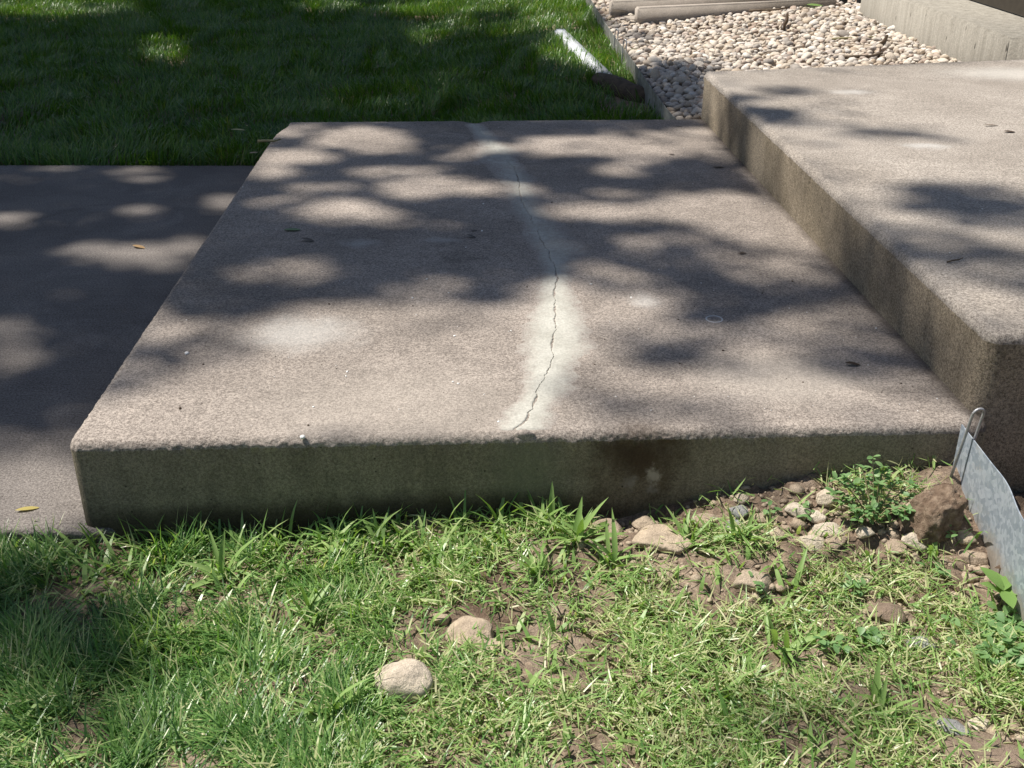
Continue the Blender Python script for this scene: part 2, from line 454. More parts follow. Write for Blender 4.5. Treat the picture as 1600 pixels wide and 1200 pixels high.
Q = np.stack([idx[:-1, :-1], idx[:-1, 1:], idx[1:, 1:], idx[1:, :-1]], -1).reshape(-1, 4)
# soil only in front of the slabs and under them
soil = mesh_obj('soil', np.stack([GX, GY, GZ], -1).reshape(-1, 3), [Q], M_SOIL, smooth=True)
tag(soil, 'brown crumbly soil between the thin grass in front of the landing', kind='structure')
g = 60
base = mesh_obj('ground', [(-g, -g, -.12), (g, -g, -.12), (g, g, -.12), (-g, g, -.12)], [[[0, 1, 2, 3]]], M_SOIL)
tag(base, 'bare earth under the whole yard', kind='structure')

# ------------------------------------------------------------------ slabs
def outline(corners, rc, step):
    """counter-clockwise polygon with rounded corners, evenly sampled: points and outward normals"""
    pts = []
    n = len(corners); cs = [Vector((c[0], c[1])) for c in corners]
    for i in range(n):
        p, q, r = cs[i - 1], cs[i], cs[(i + 1) % n]
        d1, d2 = (p - q).normalized(), (r - q).normalized()
        ang = d1.angle(d2); cut = rc / math.tan(ang / 2)
        c = q + (d1 + d2).normalized() * (rc / math.sin(ang / 2))
        a = q + d1 * cut; b = q + d2 * cut
        va, vb = a - c, b - c
        ta = math.atan2(va.y, va.x); tb = math.atan2(vb.y, vb.x)
        while tb < ta: tb += 2 * math.pi
        k = max(4, int((tb - ta) * rc / step * 1.5))
        for j in range(k + 1):
            t = ta + (tb - ta) * j / k
            pts.append(((c.x + rc * math.cos(t), c.y + rc * math.sin(t)), (math.cos(t), math.sin(t))))
        q2 = cs[(i + 1) % n]; r2 = cs[(i + 2) % n]
        d1n = (q - q2).normalized(); d2n = (r2 - q2).normalized(); cutn = rc / math.tan(d1n.angle(d2n) / 2)
        e = q2 + d1n * cutn
        m = max(1, int((e - b).length / step))
        nrm = ((e - b).normalized().y, -(e - b).normalized().x)
        for j in range(1, m):
            s = b.lerp(e, j / m); pts.append(((s.x, s.y), nrm))
    return np.array([p for p, _ in pts]), np.array([q for _, q in pts])
def slab(name, corners, ztop, zbot, r, mt, ms, step=.006, rough=.0022, parent=None, lip=1.0, rc=.04, wob=None):
    P, N = outline(corners, rc, step)
    M = len(P)
    prof = []                                            # (inset, drop, roughness, side?)
    prof.append((r * 1.38, 0, 0)); prof.append((r * 1.2, .0, .2))
    for k in range(12):
        a = math.pi / 2 * k / 11
        prof.append((r * (1 - math.sin(a)), r * (1 - math.cos(a)), .35 + .65 * math.sin(min(a * 1.3, 2.0)) * lip))
    for k in range(1, 10): prof.append((0, r + (k / 9) ** 1.3 * 9, .6 if k < 2 else .3))
    zt = np.array([ztop(p[0], p[1]) if callable(ztop) else ztop for p in P])
    V = []
    tot = zt - zbot
    for i, (ins, drop, rg) in enumerate(prof):
        if drop > r * 1.001: dz = r + (drop - r) / 9 * (tot - r)
        else: dz = np.full(M, drop)
        XY = P - N * ins
        Pz = np.column_stack([XY, zt - dz])
        if rg:
            s = np.arange(M) * step
            e = (n2(s, dz + i * .0025, 210, 1) - .5) * 1.9 + (n2(s, dz + i * .002, 90, 3) - .5) * 1.5 + (n2(s, dz, 22, 5) - .5) * .9 + (n2(s, dz, 6, 6) - .5) * .9
            e = e * (.25 + 1.5 * n2(s, s * 0, 2.7, 9) ** 1.5 + .5 * n2(s, s * 0, 11, 4)) * 1.25
            kz = max(0., 1 - drop / r) if drop < r else 0.
            Pz[:, :2] += N * (e * rough * rg * (1 - kz))[:, None]
            Pz[:, 2] += (e * rough * rg * kz * .8)
        if wob is not None: Pz = wob(Pz)
        V.append(Pz)
    R = len(prof)
    idx = np.arange(R * M).reshape(R, M); nxt = np.roll(idx, -1, 1)
    Q = np.stack([idx[:-1], idx[1:], nxt[1:], nxt[:-1]], -1).reshape(-1, 4)
    V = np.concatenate(V)
    top = idx[0][None, :]
    sideflag = np.repeat(np.array([1 if k >= 13 else 0 for k in range(R - 1)]), M)
    o = mesh_obj(name, V, [Q, top], None, parent, smooth=True, mats=[mt, ms], mat_idx=np.concatenate([sideflag, [0]]))
    o.data.polygons[len(Q)].use_smooth = False
    return o
# walkway on the left (its right end runs under the landing's edge)
WF, WB = at(20, 822, 0), at(200, 258, 0)
wfd = (at(120, 824, 0) - at(0, 819, 0)).normalized()
lside = (LBL - LFL).normalized()
wr = LFL.xy.to_3d() + WDIR * .06; wrb = LBL.xy.to_3d() + WDIR * .06
y_f = LFL.y - .012
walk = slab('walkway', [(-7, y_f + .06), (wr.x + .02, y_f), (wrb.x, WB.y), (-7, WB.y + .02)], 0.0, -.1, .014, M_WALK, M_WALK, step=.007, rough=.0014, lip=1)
tag(walk, 'grey concrete walkway slab in dappled shade left of the landing', kind='structure')

landing = empty('concrete_landing', ((LFL + LFR) / 2).xy.to_3d(), 'raised concrete landing slab with a mortared crack running front to back', 'landing')
def notch(P):                       # broken bit of the back edge where the crack runs out, clipped back-left corner
    a = at(742, 192, H1)
    d = np.exp(-((P[:, 0] - a.x) / .045) ** 2) * (P[:, 1] > a.y - .1)
    P[:, 1] -= d * .05
    b = at(432, 195, H1)
    d = np.exp(-(((P[:, 0] - b.x) / .07) ** 2 + ((P[:, 1] - b.y) / .12) ** 2))
    P[:, 0] += d * .035
    return P
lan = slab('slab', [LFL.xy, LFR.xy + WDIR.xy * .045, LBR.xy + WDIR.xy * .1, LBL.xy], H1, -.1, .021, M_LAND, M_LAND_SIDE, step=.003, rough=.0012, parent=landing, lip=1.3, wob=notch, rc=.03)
step_o = empty('concrete_step', UFL.xy.to_3d(), 'thick raised concrete step slab on top of the landing at right', 'step')
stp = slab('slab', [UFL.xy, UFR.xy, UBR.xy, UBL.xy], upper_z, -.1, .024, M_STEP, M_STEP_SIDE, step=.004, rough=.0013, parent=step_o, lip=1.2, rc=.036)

# mortar patch over the crack, with the crack reopened in it
CL = [(738, 193, 14, 14), (752, 210, 14, 18), (775, 232, 28, 28), (800, 258, 52, 22), (812, 290, 24, 24), (822, 328, 22, 26), (843, 365, 26, 46), (858, 392, 30, 66), (868, 420, 32, 36), (868, 460, 34, 32), (867, 505, 48, 46), (862, 555, 40, 52), (848, 600, 36, 44), (834, 635, 36, 34), (824, 660, 40, 34), (818, 684, 46, 36)]
cl = [(at(x, y, H1), a / 1, b / 1) for x, y, a, b in CL]
cy = np.array([c[0].y for c in cl])[::-1]; cx = np.array([c[0].x for c in cl])[::-1]
pxm = np.array([math.hypot(*(at(x + 10, y, H1) - at(x, y, H1)).xy) / 10 for x, y, _, _ in CL])[::-1]
wl = np.array([c[1] for c in cl])[::-1] * pxm; wr_ = np.array([c[2] for c in cl])[::-1] * pxm
# the crack line itself follows the middle, with kinks
CR = [(738, 193), (770, 228), (803, 262), (812, 288), (815, 315), (840, 360), (866, 418), (869, 440), (867, 470), (869, 500), (864, 530), (863, 560), (852, 590), (838, 622), (829, 643), (818, 660), (806, 670), (800, 682)]
cr = [at(x, y, H1) for x, y in CR][::-1]
cry, crx = np.array([c.y for c in cr]), np.array([c.x for c in cr])
LIP = LFL.y + (cl[-1][0].x - LFL.x) / (LFR.x - LFL.x) * (LFR.y - LFL.y)
yv = np.concatenate([np.arange(LIP + .016, max(cy[0], LIP + .0172), .0012), np.arange(max(cy[0], LIP + .0172), cy[0] + 1.3, .0035), np.arange(cy[0] + 1.3, cy[-1] - .012, .012)])
uu = np.linspace(-1, 1, 71); uu = np.sign(uu) * np.abs(uu) ** 1.9 * .235
YY, UU = np.meshgrid(yv, uu, indexing='ij')
jag = (n2(YY, YY * 0, 17, 1) - .5) * .014 + (n2(YY, YY * 0, 70, 2) - .5) * .006 + (n2(YY, YY * 0, 190, 3) - .5) * .004
CX = np.interp(YY, cry, crx) + jag
XX = CX + UU
off = XX - np.interp(YY, cy, cx)
wid = 1.2 * np.where(off < 0, np.interp(YY, cy, wl), np.interp(YY, cy, wr_))
wn_ = 1 + (n2(XX * .6, YY * .6, 12, 6) - .5) * .7 + (n2(XX, YY, 30, 8) - .5) * .3 + (n2(XX, YY, 90, 9) - .5) * .2
cover = 1 - np.abs(off) / (wid * wn_ + 1e-4)
zz = H1 - .0008 + .0036 * sstep(-.06, .7, cover) + (n2(XX, YY, 30, 4) - .5) * .0016 + (n2(XX, YY, 120, 5) - .5) * .0009
zz = np.where(cover < -.12, H1 - .006, zz)
open_ = np.interp(YY, [cry[0], cy[0] + .45, at(868, 430, H1).y, at(866, 412, H1).y, at(818, 310, H1).y, at(808, 296, H1).y, at(803, 262, H1).y, at(790, 250, H1).y], [1, 1, .85, .55, .5, .8, .8, .3])
cwid = .0004 + .0030 * n2(YY, YY * 0, 26, 7) ** 2
groove = np.exp(-(UU / cwid) ** 2) * open_
zz = zz - groove * .007
dl = np.clip(YY - (LFL.y + (XX - LFL.x) / (LFR.x - LFL.x) * (LFR.y - LFL.y)), .0003, .021)
zz = zz - (.021 - np.sqrt(.021 ** 2 - (.021 - dl) ** 2)) - .004 * np.clip(1 - (dl - .016) / .005, 0, 1) * (dl < .0209)
ni, nj = YY.shape; idx = np.arange(ni * nj).reshape(ni, nj)
Q = np.stack([idx[:-1, :-1], idx[:-1, 1:], idx[1:, 1:], idx[1:, :-1]], -1).reshape(-1, 4)
keep = (np.maximum.reduce([cover.ravel()[Q[:, k]] for k in range(4)]) > -.15)
patch = mesh_obj('mortar_patch', np.stack([XX, YY, zz], -1).reshape(-1, 3), [Q[keep]], M_MORTAR, landing, tint=np.clip(cover * np.interp(YY, [cy[0], cy[0] + .6, cy[0] + 1.3, cy[-1]], [1, 1, .62, .7]) - .25 * np.clip(1 - dl / .02, 0, 1), 0, 1).ravel(), smooth=True)
patch['label'] = 'pale uneven mortar smeared along the crack'
# where mortar ran over the front lip
def lump(name, loc, size, mat, seed, sub=3, amp=.25, freq=1.6, rot=(0, 0, 0), parent=None, facet=0., fine=.0):
    bm = bmesh.new(); bmesh.ops.create_icosphere(bm, subdivisions=sub, radius=1)
    off = Vector((seed * 3.7, seed * 1.3, -seed * 2.1))
    pr = random.Random(int(seed * 97)); planes = [(Vector((pr.gauss(0, 1), pr.gauss(0, 1), pr.gauss(0, 1))).normalized(), pr.uniform(.62, .95)) for _ in range(13)]
    for v in bm.verts:
        d = v.co.copy()
        k = 1 + amp * mnoise.noise(d * freq + off) + amp * .5 * mnoise.noise(d * freq * 2.3 + off)
        if fine: k += fine * mnoise.noise(d * 7 + off) + fine * .6 * mnoise.noise(d * 15 + off)
        if facet:
            kk = min(h_ / max(1e-3, n_.dot(d)) for n_, h_ in planes)
            k = k * (1 - facet) + facet * min(kk, 1.25)
        v.co = Vector((d.x * size[0], d.y * size[1], d.z * size[2])) * k
    o = bm_obj(name, bm, mat, None, True)
    if parent:
        o.location = Vector(loc) - Vector(parent.location); o.rotation_euler = rot; o.parent = parent
    else:
        o.location = loc; o.rotation_euler = rot
    return o
pd = at(820, 691, H1 - .012)
lump('mortar_drip', (pd.x, LFL.y + (pd.x - LFL.x) / (LFR.x - LFL.x) * (LFR.y - LFL.y) + .008, H1 - .014), (.024, .008, .020), M_MORTAR, 4, 3, .15, parent=landing)
# pale mineral rings left on the landing
def ring(px, py, rx, wd=.0028):
    p = at(px, py, H1 + .0006); bm = bmesh.new(); n = 40; rows = []
    for k in range(n):
        t = 2 * math.pi * k / n; w = wd * (.7 + .6 * mnoise.noise((math.cos(t) * 1.5, math.sin(t) * 1.5, px)) + .3)
        rows.append([bm.verts.new((p.x + (rx + d * w) * math.cos(t), p.y + (rx * 1.05 + d * w) * math.sin(t), H1 + (.0012 if d == 0 else -.0012))) for d in (-1, 0, 1)])
    for k in range(n):
        A, B = rows[k], rows[(k + 1) % n]
        for j in range(2): bm.faces.new((A[j], B[j], B[j + 1], A[j + 1]))
    bm_obj('mineral_ring', bm, M_MINERAL, landing)
ring(1116, 498, .021, .0048)

# ------------------------------------------------------------------ shade tree, out of the picture to the left
LAND_POLY = [LFL.xy, LFR.xy, LBR.xy, LBL.xy]
def inside(poly, X, Y):
    r = np.ones_like(X, bool)
    for i in range(len(poly)):
        a, b = poly[i], poly[(i + 1) % len(poly)]
        r &= ((b[0] - a[0]) * (Y - a[1]) - (b[1] - a[1]) * (X - a[0])) >= 0
    return r
UP_POLY = [UFL.xy, UFR.xy, UBR.xy, UBL.xy]
# shade as seen in the photograph: spots (x, y, rx, ry, shade 0..1), later ones over earlier ones
SPOTS = {
 'lawn': [(250, 65, 40, 18, .35), (60, 4, 90, 14, .2), (170, 3, 50, 12, .5), (510, 0, 70, 6, .5), (690, 38, 70, 16, .55), (780, 4, 200, 18, .2), (660, 50, 25, 12, .3), (880, 30, 70, 30, .05), (800, 50, 40, 14, .55),
          (905, 92, 60, 26, .0), (962, 100, 60, 36, .0), (985, 115, 40, 30, .05), (930, 70, 20, 12, .3), (985, 100, 20, 20, .1), (640, 140, 200, 30, .88), (925, 20, 20, 25, .2), (950, 52, 22, 16, .75), (1005, 135, 20, 14, .3)],
 'walk': [(88, 263, 42, 7, .3), (217, 272, 44, 12, .45), (223, 330, 40, 12, .4), (15, 345, 42, 14, .35), (350, 317, 34, 16, .4), (143, 393, 52, 15, .3), (230, 402, 66, 24, .15), (285, 388, 40, 18, .15),
          (10, 522, 60, 26, .5), (30, 560, 40, 20, .6), (35, 462, 18, 5, .7), (110, 650, 20, 25, .55), (-40, 770, 260, 65, .1), (60, 700, 90, 25, .45), (-50, 690, 100, 30, .6)],
 'land': [(560, 215, 90, 18, .1), (600, 232, 50, 10, .2), (470, 205, 50, 14, .3), (450, 246, 78, 15, .02), (430, 272, 50, 12, .2), (500, 294, 60, 11, .5), (625, 270, 80, 11, .3), (690, 292, 100, 16, .15), (640, 305, 40, 10, .3), (650, 281, 28, 4, .6),
          (445, 318, 50, 12, .45), (540, 330, 66, 22, .08), (610, 340, 45, 12, .25), (705, 242, 40, 10, .5), (762, 232, 52, 10, .35), (885, 228, 85, 16, .08), (960, 228, 80, 16, .1), (1010, 245, 60, 12, .15), (1060, 235, 40, 14, .2), (960, 207, 80, 8, .7), (1040, 210, 50, 8, .5),
          (965, 265, 35, 10, .3), (805, 298, 50, 9, .35), (965, 304, 40, 9, .6), (900, 330, 55, 13, .2), (1000, 332, 110, 14, .03), (1120, 325, 100, 26, .03), (1165, 350, 70, 25, .04), (1085, 215, 40, 16, .15), (1120, 235, 30, 15, .1),
          (1120, 266, 42, 15, 1), (1070, 275, 60, 14, .95), (1060, 295, 60, 8, .85), (455, 422, 75, 20, .4), (420, 445, 60, 12, .6), (655, 458, 70, 22, .5), (690, 445, 40, 14, .6),
          (945, 428, 40, 18, .4), (1010, 375, 45, 14, .45), (1050, 380, 60, 16, .4), (1230, 385, 45, 45, .06), (1160, 375, 60, 12, .45), (1170, 395, 60, 14, .7), (1085, 405, 120, 22, .75), (1190, 425, 50, 15, .5), (1285, 430, 35, 20, .15),
          (930, 400, 50, 20, .85), (980, 440, 60, 10, .7),
          (990, 480, 80, 28, .2), (1050, 462, 45, 12, .45), (1150, 462, 110, 20, .92), (1120, 490, 70, 22, 1), (1250, 458, 90, 18, .92), (1300, 478, 50, 16, .85), (1345, 470, 30, 20, .6), (1260, 500, 90, 14, .35),
          (880, 480, 60, 45, .1), (800, 500, 100, 25, .2),
          (560, 490, 190, 18, .15), (460, 500, 110, 24, .15), (330, 490, 60, 30, .85), (400, 475, 70, 16, .9), (290, 515, 60, 18, .4), (250, 560, 70, 25, .85), (330, 545, 50, 25, .5), (200, 590, 60, 22, .85), (170, 610, 40, 20, .6), (270, 595, 50, 16, .35),
          (1035, 565, 65, 38, .75), (1010, 620, 60, 30, .4), (940, 610, 60, 30, .3), (1330, 530, 60, 22, .75), (1370, 565, 75, 22, .95), (1290, 567, 60, 14, .7), (1430, 560, 50, 22, .9), (1400, 530, 40, 20, .7), (1210, 545, 80, 22, .18), (1220, 610, 160, 22, .02)],
 'step': [(1230, 143, 50, 9, .7), (1175, 150, 40, 8, .6), (1195, 183, 65, 15, .97), (1150, 178, 40, 14, .9), (1290, 197, 70, 8, .5), (1390, 208, 120, 9, .6), (1450, 214, 60, 7, .6), (1570, 335, 130, 34, .7), (1430, 388, 140, 24, .6), (1500, 313, 110, 28, .97), (1450, 305, 60, 18, .8), (1580, 320, 60, 20, .9), (1345, 345, 70, 15, .75), (1410, 362, 90, 12, .6), (1390, 405, 70, 40, .65), (1330, 370, 60, 30, .85), (1560, 402, 110, 14, .5), (1500, 425, 120, 22, .4), (1590, 445, 60, 20, .65), (1380, 450, 60, 40, .6), (1420, 480, 50, 40, .7)],
 'riser': [(1152, 222, 27, 62, 1), (1395, 490, 60, 90, 1), (1340, 400, 40, 50, .9), (1450, 560, 45, 60, .9)],
 'front': [(55, 930, 175, 85, .97), (130, 890, 80, 30, .6), (90, 1030, 130, 85, .78), (60, 1100, 90, 60, .35), (200, 1120, 120, 60, .4), (1260, 1145, 130, 40, .4), (1350, 1085, 50, 30, .3), (1180, 1185, 120, 30, .4)],
 'gravel': [(1060, 140, 60, 42, .97), (1000, 60, 22, 14, .5), (1090, 110, 30, 14, .8), (1085, 170, 30, 40, .95)],
}
def shade_at(kind, X, Y):
    base = {'lawn': .96, 'walk': .975, 'step': .06, 'riser': .02, 'front': .02, 'gravel': .02}.get(kind, 0)
    D = np.full(X.shape, base)
    if kind == 'land':
        D = .95 * (1 - sstep(468, 520, Y + (n2(X, Y, .012, 3) - .5) * 50))
        D = np.maximum(D, .22 * sstep(880, 980, X) * (Y > 500) + .06)
    if kind == 'step': D = D + .25 * sstep(340, 430, Y) + .08 * sstep(1400, 1260, X)
    if kind == 'riser': D = D + .75 * sstep(1270, 1340, X)
    for (cx_, cy_, rx, ry, val) in SPOTS[kind]:
        d = np.sqrt(((X - cx_) / rx) ** 2 + ((Y - cy_) / ry) ** 2)
        w = 1 - sstep(.72, 1.15, d)
        D = D * (1 - w) + val * w
    return D
s = np.array(SUN_DIR); 
STEP_G = .03
qx, qy = np.meshgrid(np.arange(-7.5, 4.5, STEP_G), np.arange(.4, 14, STEP_G))
qx = (qx + RNG.uniform(-.5, .5, qx.shape) * STEP_G).ravel(); qy = (qy + RNG.uniform(-.5, .5, qy.shape) * STEP_G).ravel()
P3 = np.column_stack([qx, qy, np.zeros_like(qx)]); kinds = np.full(len(qx), 5)   # 0 lawn 1 walk 2 land 3 step 4 riser 5 front 6 gravel
done = np.zeros(len(qx), bool)
uz = np.full(len(qx), (ZF + ZB) / 2)
for _ in range(4): uz = ZF + (ZB - ZF) * (qy + s[1] / s[2] * uz - UFL.y) / (UBL.y - UFL.y)
X, Y = qx + s[0] / s[2] * uz, qy + s[1] / s[2] * uz
onU = inside(UP_POLY, X, Y)
P3[onU] = np.column_stack([X, Y, uz])[onU]; kinds[onU] = 3; done |= onU
for z in np.linspace(max(ZF, ZB), 0, 9):
    X, Y = qx + s[0] / s[2] * z, qy + s[1] / s[2] * z
    uz = ZF + (ZB - ZF) * (Y - UFL.y) / (UBL.y - UFL.y)
    inU = inside(UP_POLY, X, Y) & (z <= uz + .001) & ~done
    first = inU & (np.abs(uz - z) < .04)
    P3[inU] = np.column_stack([X, Y, np.full(len(X), z)])[inU]; kinds[inU] = 4; done |= inU
    inL = inside(LAND_POLY, X, Y) & (z <= H1 + .001) & ~done
    P3[inL] = np.column_stack([X, Y, np.full(len(X), z)])[inL]; kinds[inL] = 2; done |= inL
rest = ~done
edge_x = .62 + (qy - 5.0) * .03
back = rest & (qy > WB.y)
kinds[rest & (qy <= WB.y) & (qy > y_f) & (qx < 0)] = 1
kinds[back] = np.where(qx[back] < 1.0 + 0 * qy[back], 0, 6)
for nm_, zz_, side in (('lawn', .06, 0), ('gravel', .17, 1)):
    P4 = np.column_stack([qx + s[0] / s[2] * zz_, qy + s[1] / s[2] * zz_, np.full(len(qx), zz_)])
    q4 = proj(P4); e4 = np.interp(q4[:, 1], [-200, 0, 75, 130, 182], [880, 925, 985, 1022, 1055])
    mm = back & ((q4[:, 0] >= e4) if side else (q4[:, 0] < e4))
    P3[mm] = P4[mm]
pp = proj(P3)
# lawn / gravel divide follows the metal edging seen in the photo
ex = np.interp(pp[:, 1], [-200, 0, 75, 130, 182], [880, 925, 985, 1022, 1055])
kinds[back] = np.where(pp[back, 0] < ex[back], 0, 6)
D = np.zeros(len(qx))
for k, nm in enumerate(['lawn', 'walk', 'land', 'step', 'riser', 'front', 'gravel']):
    m = kinds == k
    if m.any(): D[m] = shade_at(nm, pp[m, 0], pp[m, 1])
outl = (pp[:, 0] < -120) & (kinds <= 1)
D[outl] = np.clip((n2(qx, qy, 2.2, 4)[outl] - .15) * 1.8, .3, .97)
outr = (pp[:, 1] > 1300) | (P3[:, 1] < 1.0)
D[outr] = np.clip((n2(qx, qy, 1.5, 6)[outr] - .5) * 2, 0, .8)
tau = -np.log(1 - np.clip((D - .5) * 1.16 + .5, 0, .994))
LEAF = .09
lam = tau / (.5 * LEAF * LEAF * .72) * STEP_G ** 2      # leaves per sample
cnt = RNG.poisson(lam)
rep = np.repeat(np.arange(len(qx)), cnt)
print('tree leaves', len(rep))
jit = RNG.normal(0, .012, (len(rep), 3))
T = RNG.uniform(12.5, 16.5, len(rep))
C = P3[rep] + jit + s * T[:, None]  # unseen crown, leaves strung along sun rays to cast the shade spots
def rand_dirs(n):
    v = RNG.normal(size=(n, 3)); return v / np.linalg.norm(v, axis=1)[:, None]
nrm = rand_dirs(len(rep)) + s * 1.3; nrm /= np.linalg.norm(nrm, axis=1)[:, None]
a = np.cross(nrm, rand_dirs(len(rep))); a /= np.linalg.norm(a, axis=1)[:, None]
b = np.cross(nrm, a)
sz = LEAF * RNG.uniform(.75, 1.25, len(rep))[:, None]
V = np.stack([C - a * sz * .55, C - b * sz * .42 - a * sz * .08, C + a * sz * .55, C + b * sz * .42 - a * sz * .08], 1).reshape(-1, 3)
F = np.arange(len(V)).reshape(-1, 4)
tree = empty('shade_tree', (-8.5, 8.0, -.1), 'tall leafy shade tree standing beyond the left side of the lawn', 'tree')
tb = np.array([-8.5, 8.0, -.1])
bm = tube([tb, tb + (.1, -.05, 2), tb + (.35, -.1, 4.2), tb + (.9, -.2, 6.5), tb + (1.6, -.4, 11)], [.26, .21, .18, .14, .08], 12)
bm_obj('trunk', bm, M_BARK, tree)
for i in range(9):
    st = tb + np.array([.3 + .12 * i, -.1, 4.5 + .6 * i]); en = np.array([RNG.uniform(-8.5, -6.0), RNG.uniform(6, 12.5), RNG.uniform(9.5, 11.5)])
    mid = (st + en) / 2 + np.array([0, 0, .5])
    bm_obj('limb', tube([st, mid, en], [.08, .05, .015], 7), M_BARK, tree)
crown = mesh_obj('crown', V, [F], M_TREELEAF, tree); crown['kind'] = 'stuff'

# ------------------------------------------------------------------ grass
def blades(P, heading, L, W, a0, a1, tint, seg=3, roll=None):
    """curved tapering blades; a0, a1: lean from upright at root and tip"""
    n = len(P); hd = np.stack([np.cos(heading), np.sin(heading), np.zeros(n)], 1)
    side = np.stack([-np.sin(heading), np.cos(heading), np.zeros(n)], 1)
    if roll is not None:
        side = side * np.cos(roll)[:, None] + np.array([0, 0, 1.]) * np.sin(roll)[:, None]
    pts = [P]; cur = P.copy()
    for k in range(seg):
        t = (k + .5) / seg; an = a0 + (a1 - a0) * t
        cur = cur + (hd * np.sin(an)[:, None] + np.array([0, 0, 1.]) * np.cos(an)[:, None]) * (L / seg)[:, None]
        pts.append(cur)
    prof = np.array([.75, 1, .8, .5, .3])[:seg] if seg > 2 else np.array([.85, .8])
    V = []
    for k in range(seg):
        w = side * (W * prof[k] / 2)[:, None]; V += [pts[k] - w, pts[k] + w]
    V.append(pts[seg])
    m = 2 * seg + 1
    V = np.stack(V, 1).reshape(-1, 3)
    o = (np.arange(n) * m)[:, None]
    Q = np.concatenate([o + np.array([2 * k, 2 * k + 1, 2 * k + 3, 2 * k + 2]) for k in range(seg - 1)])
    T = o + np.array([2 * seg - 2, 2 * seg - 1, 2 * seg])
    return V, Q, T, np.repeat(tint, m)
def join(parts):
    VV, QQ, TT, AA, off = [], [], [], [], 0
    for V, Q, T, A in parts:
        VV.append(V); QQ.append(Q + off); TT.append(T + off); AA.append(A); off += len(V)
    return np.concatenate(VV), [np.concatenate(QQ), np.concatenate(TT)], np.concatenate(AA)

def face_y(x): return LFL.y + (x - LFL.x) / (LFR.x - LFL.x) * (LFR.y - LFL.y)
BARE = [(975, 850, 75, 55, .95), (1050, 870, 60, 40, .85), (1230, 800, 170, 45, .9), (1420, 830, 140, 60, .8), (1180, 918, 40, 22, .8), (735, 985, 55, 28, .9), (630, 1072, 52, 42, 1), (290, 1090, 40, 30, .7), (470, 1120, 60, 25, .4),
        (1390, 965, 55, 25, .9), (1350, 1085, 55, 45, .75), (1530, 1165, 110, 45, .95), (1500, 900, 90, 60, .65), (1290, 970, 60, 22, .5), (690, 950, 50, 20, .5), (1450, 1050, 90, 50, .3), (560, 1010, 30, 14, .5), (600, 880, 60, 25, .3), (1060, 930, 90, 25, .4)]
def sample_front(n):
    n = int(n * 1.3); x = RNG.uniform(-2.25, 1.3, n); y = RNG.uniform(.95, 2.06, n)
    z = rough_ground(x, y); P = np.column_stack([x, y, z]); q = proj(P)
    ok = (y < face_y(x) - .006) & (q[:, 0] > -480) & (q[:, 0] < 1720) & (q[:, 1] < 1480)
    ok &= ~((x < LFL.x + .05) & (y > y_f - .004))
    strip = x < .945 - 0 * y
    ok &= strip | (y < 1.5)
    return P[ok], q[ok]
def bare(q):
    b = np.zeros(len(q))
    for (cx_, cy_, rx, ry, v) in BARE:
        d = np.sqrt(((q[:, 0] - cx_) / rx) ** 2 + ((q[:, 1] - cy_) / ry) ** 2)
        b = np.maximum(b, v * (1 - sstep(.6, 1.2, d)))
    return b
parts = []
# fine lawn grass, dense on the left, thin on the right
P, q = sample_front(125000)
cl_n = n2(P[:, 0], P[:, 1], 11, 3)
left = 1 - sstep(250, 950, q[:, 0] + (n2(P[:, 0], P[:, 1], 5, 2) - .5) * 300)
dens = (.13 + .87 * left) * (.2 + 1.25 * sstep(.38, .66, cl_n)) * (1 - bare(q))
dens *= np.where(q[:, 1] > 1050, 1.15, 1)
k = RNG.random(len(P)) < dens * .62
P, q, left, cl_n = P[k], q[k], left[k], cl_n[k]; n = len(P)
swirl = n2(P[:, 0], P[:, 1], 4.0, 8) * 14
hd = swirl + RNG.normal(0, 1.0, n)
L = RNG.uniform(.025, .09, n) * (.62 + .5 * left) * (.8 + .4 * cl_n); W = RNG.uniform(.0018, .0044, n)
a0 = np.abs(RNG.normal(.85, .38, n)); a1 = a0 + RNG.uniform(.1, 1.1, n)
tint = np.clip(.78 - .28 * (1 - left) + RNG.normal(0, .17, n) - .2 * (cl_n - .5), .05, 1)
tint[RNG.random(n) < .10] *= .25
parts.append(blades(P, hd, L, W, a0, np.minimum(a1, 1.75), tint, 4))
# broad light blades of coarse grass, mostly along the landing
P, q = sample_front(22000)
row = np.exp(-((face_y(P[:, 0]) - P[:, 1] - .07) / .10) ** 2) * (q[:, 0] < 960)
rn = sstep(.38, .68, n2(P[:, 0], P[:, 1], 8, 15))
dens = (.10 + (.65 * row * (q[:, 0] > 450) + .22 * row) * (.15 + .85 * rn) + .12 * sstep(.5, .75, n2(P[:, 0], P[:, 1], 6, 5))) * (1 - bare(q))
dens *= (q[:, 0] < 1250) * .5 + .5
k = RNG.random(len(P)) < dens * .75
P, q, row = P[k], q[k], row[k]; n = len(P)
L = RNG.uniform(.035, .10, n) * (.7 + .5 * row); W = RNG.uniform(.005, .011, n)
a0 = np.abs(RNG.normal(.6, .35, n)); a1 = a0 + RNG.uniform(.3, 1.3, n)
tint = np.clip(RNG.normal(.46, .10, n), .25, .8)
parts.append(blades(P, RNG.uniform(0, 6.28, n), L, W, a0, np.minimum(a1, 1.9), tint, 4))
V, F, A = join(parts)
tag(mesh_obj('grass', V, F, M_GRASS, tint=A), 'thin patchy green grass growing in front of the landing', kind='stuff')
print('front grass blades', len(V))
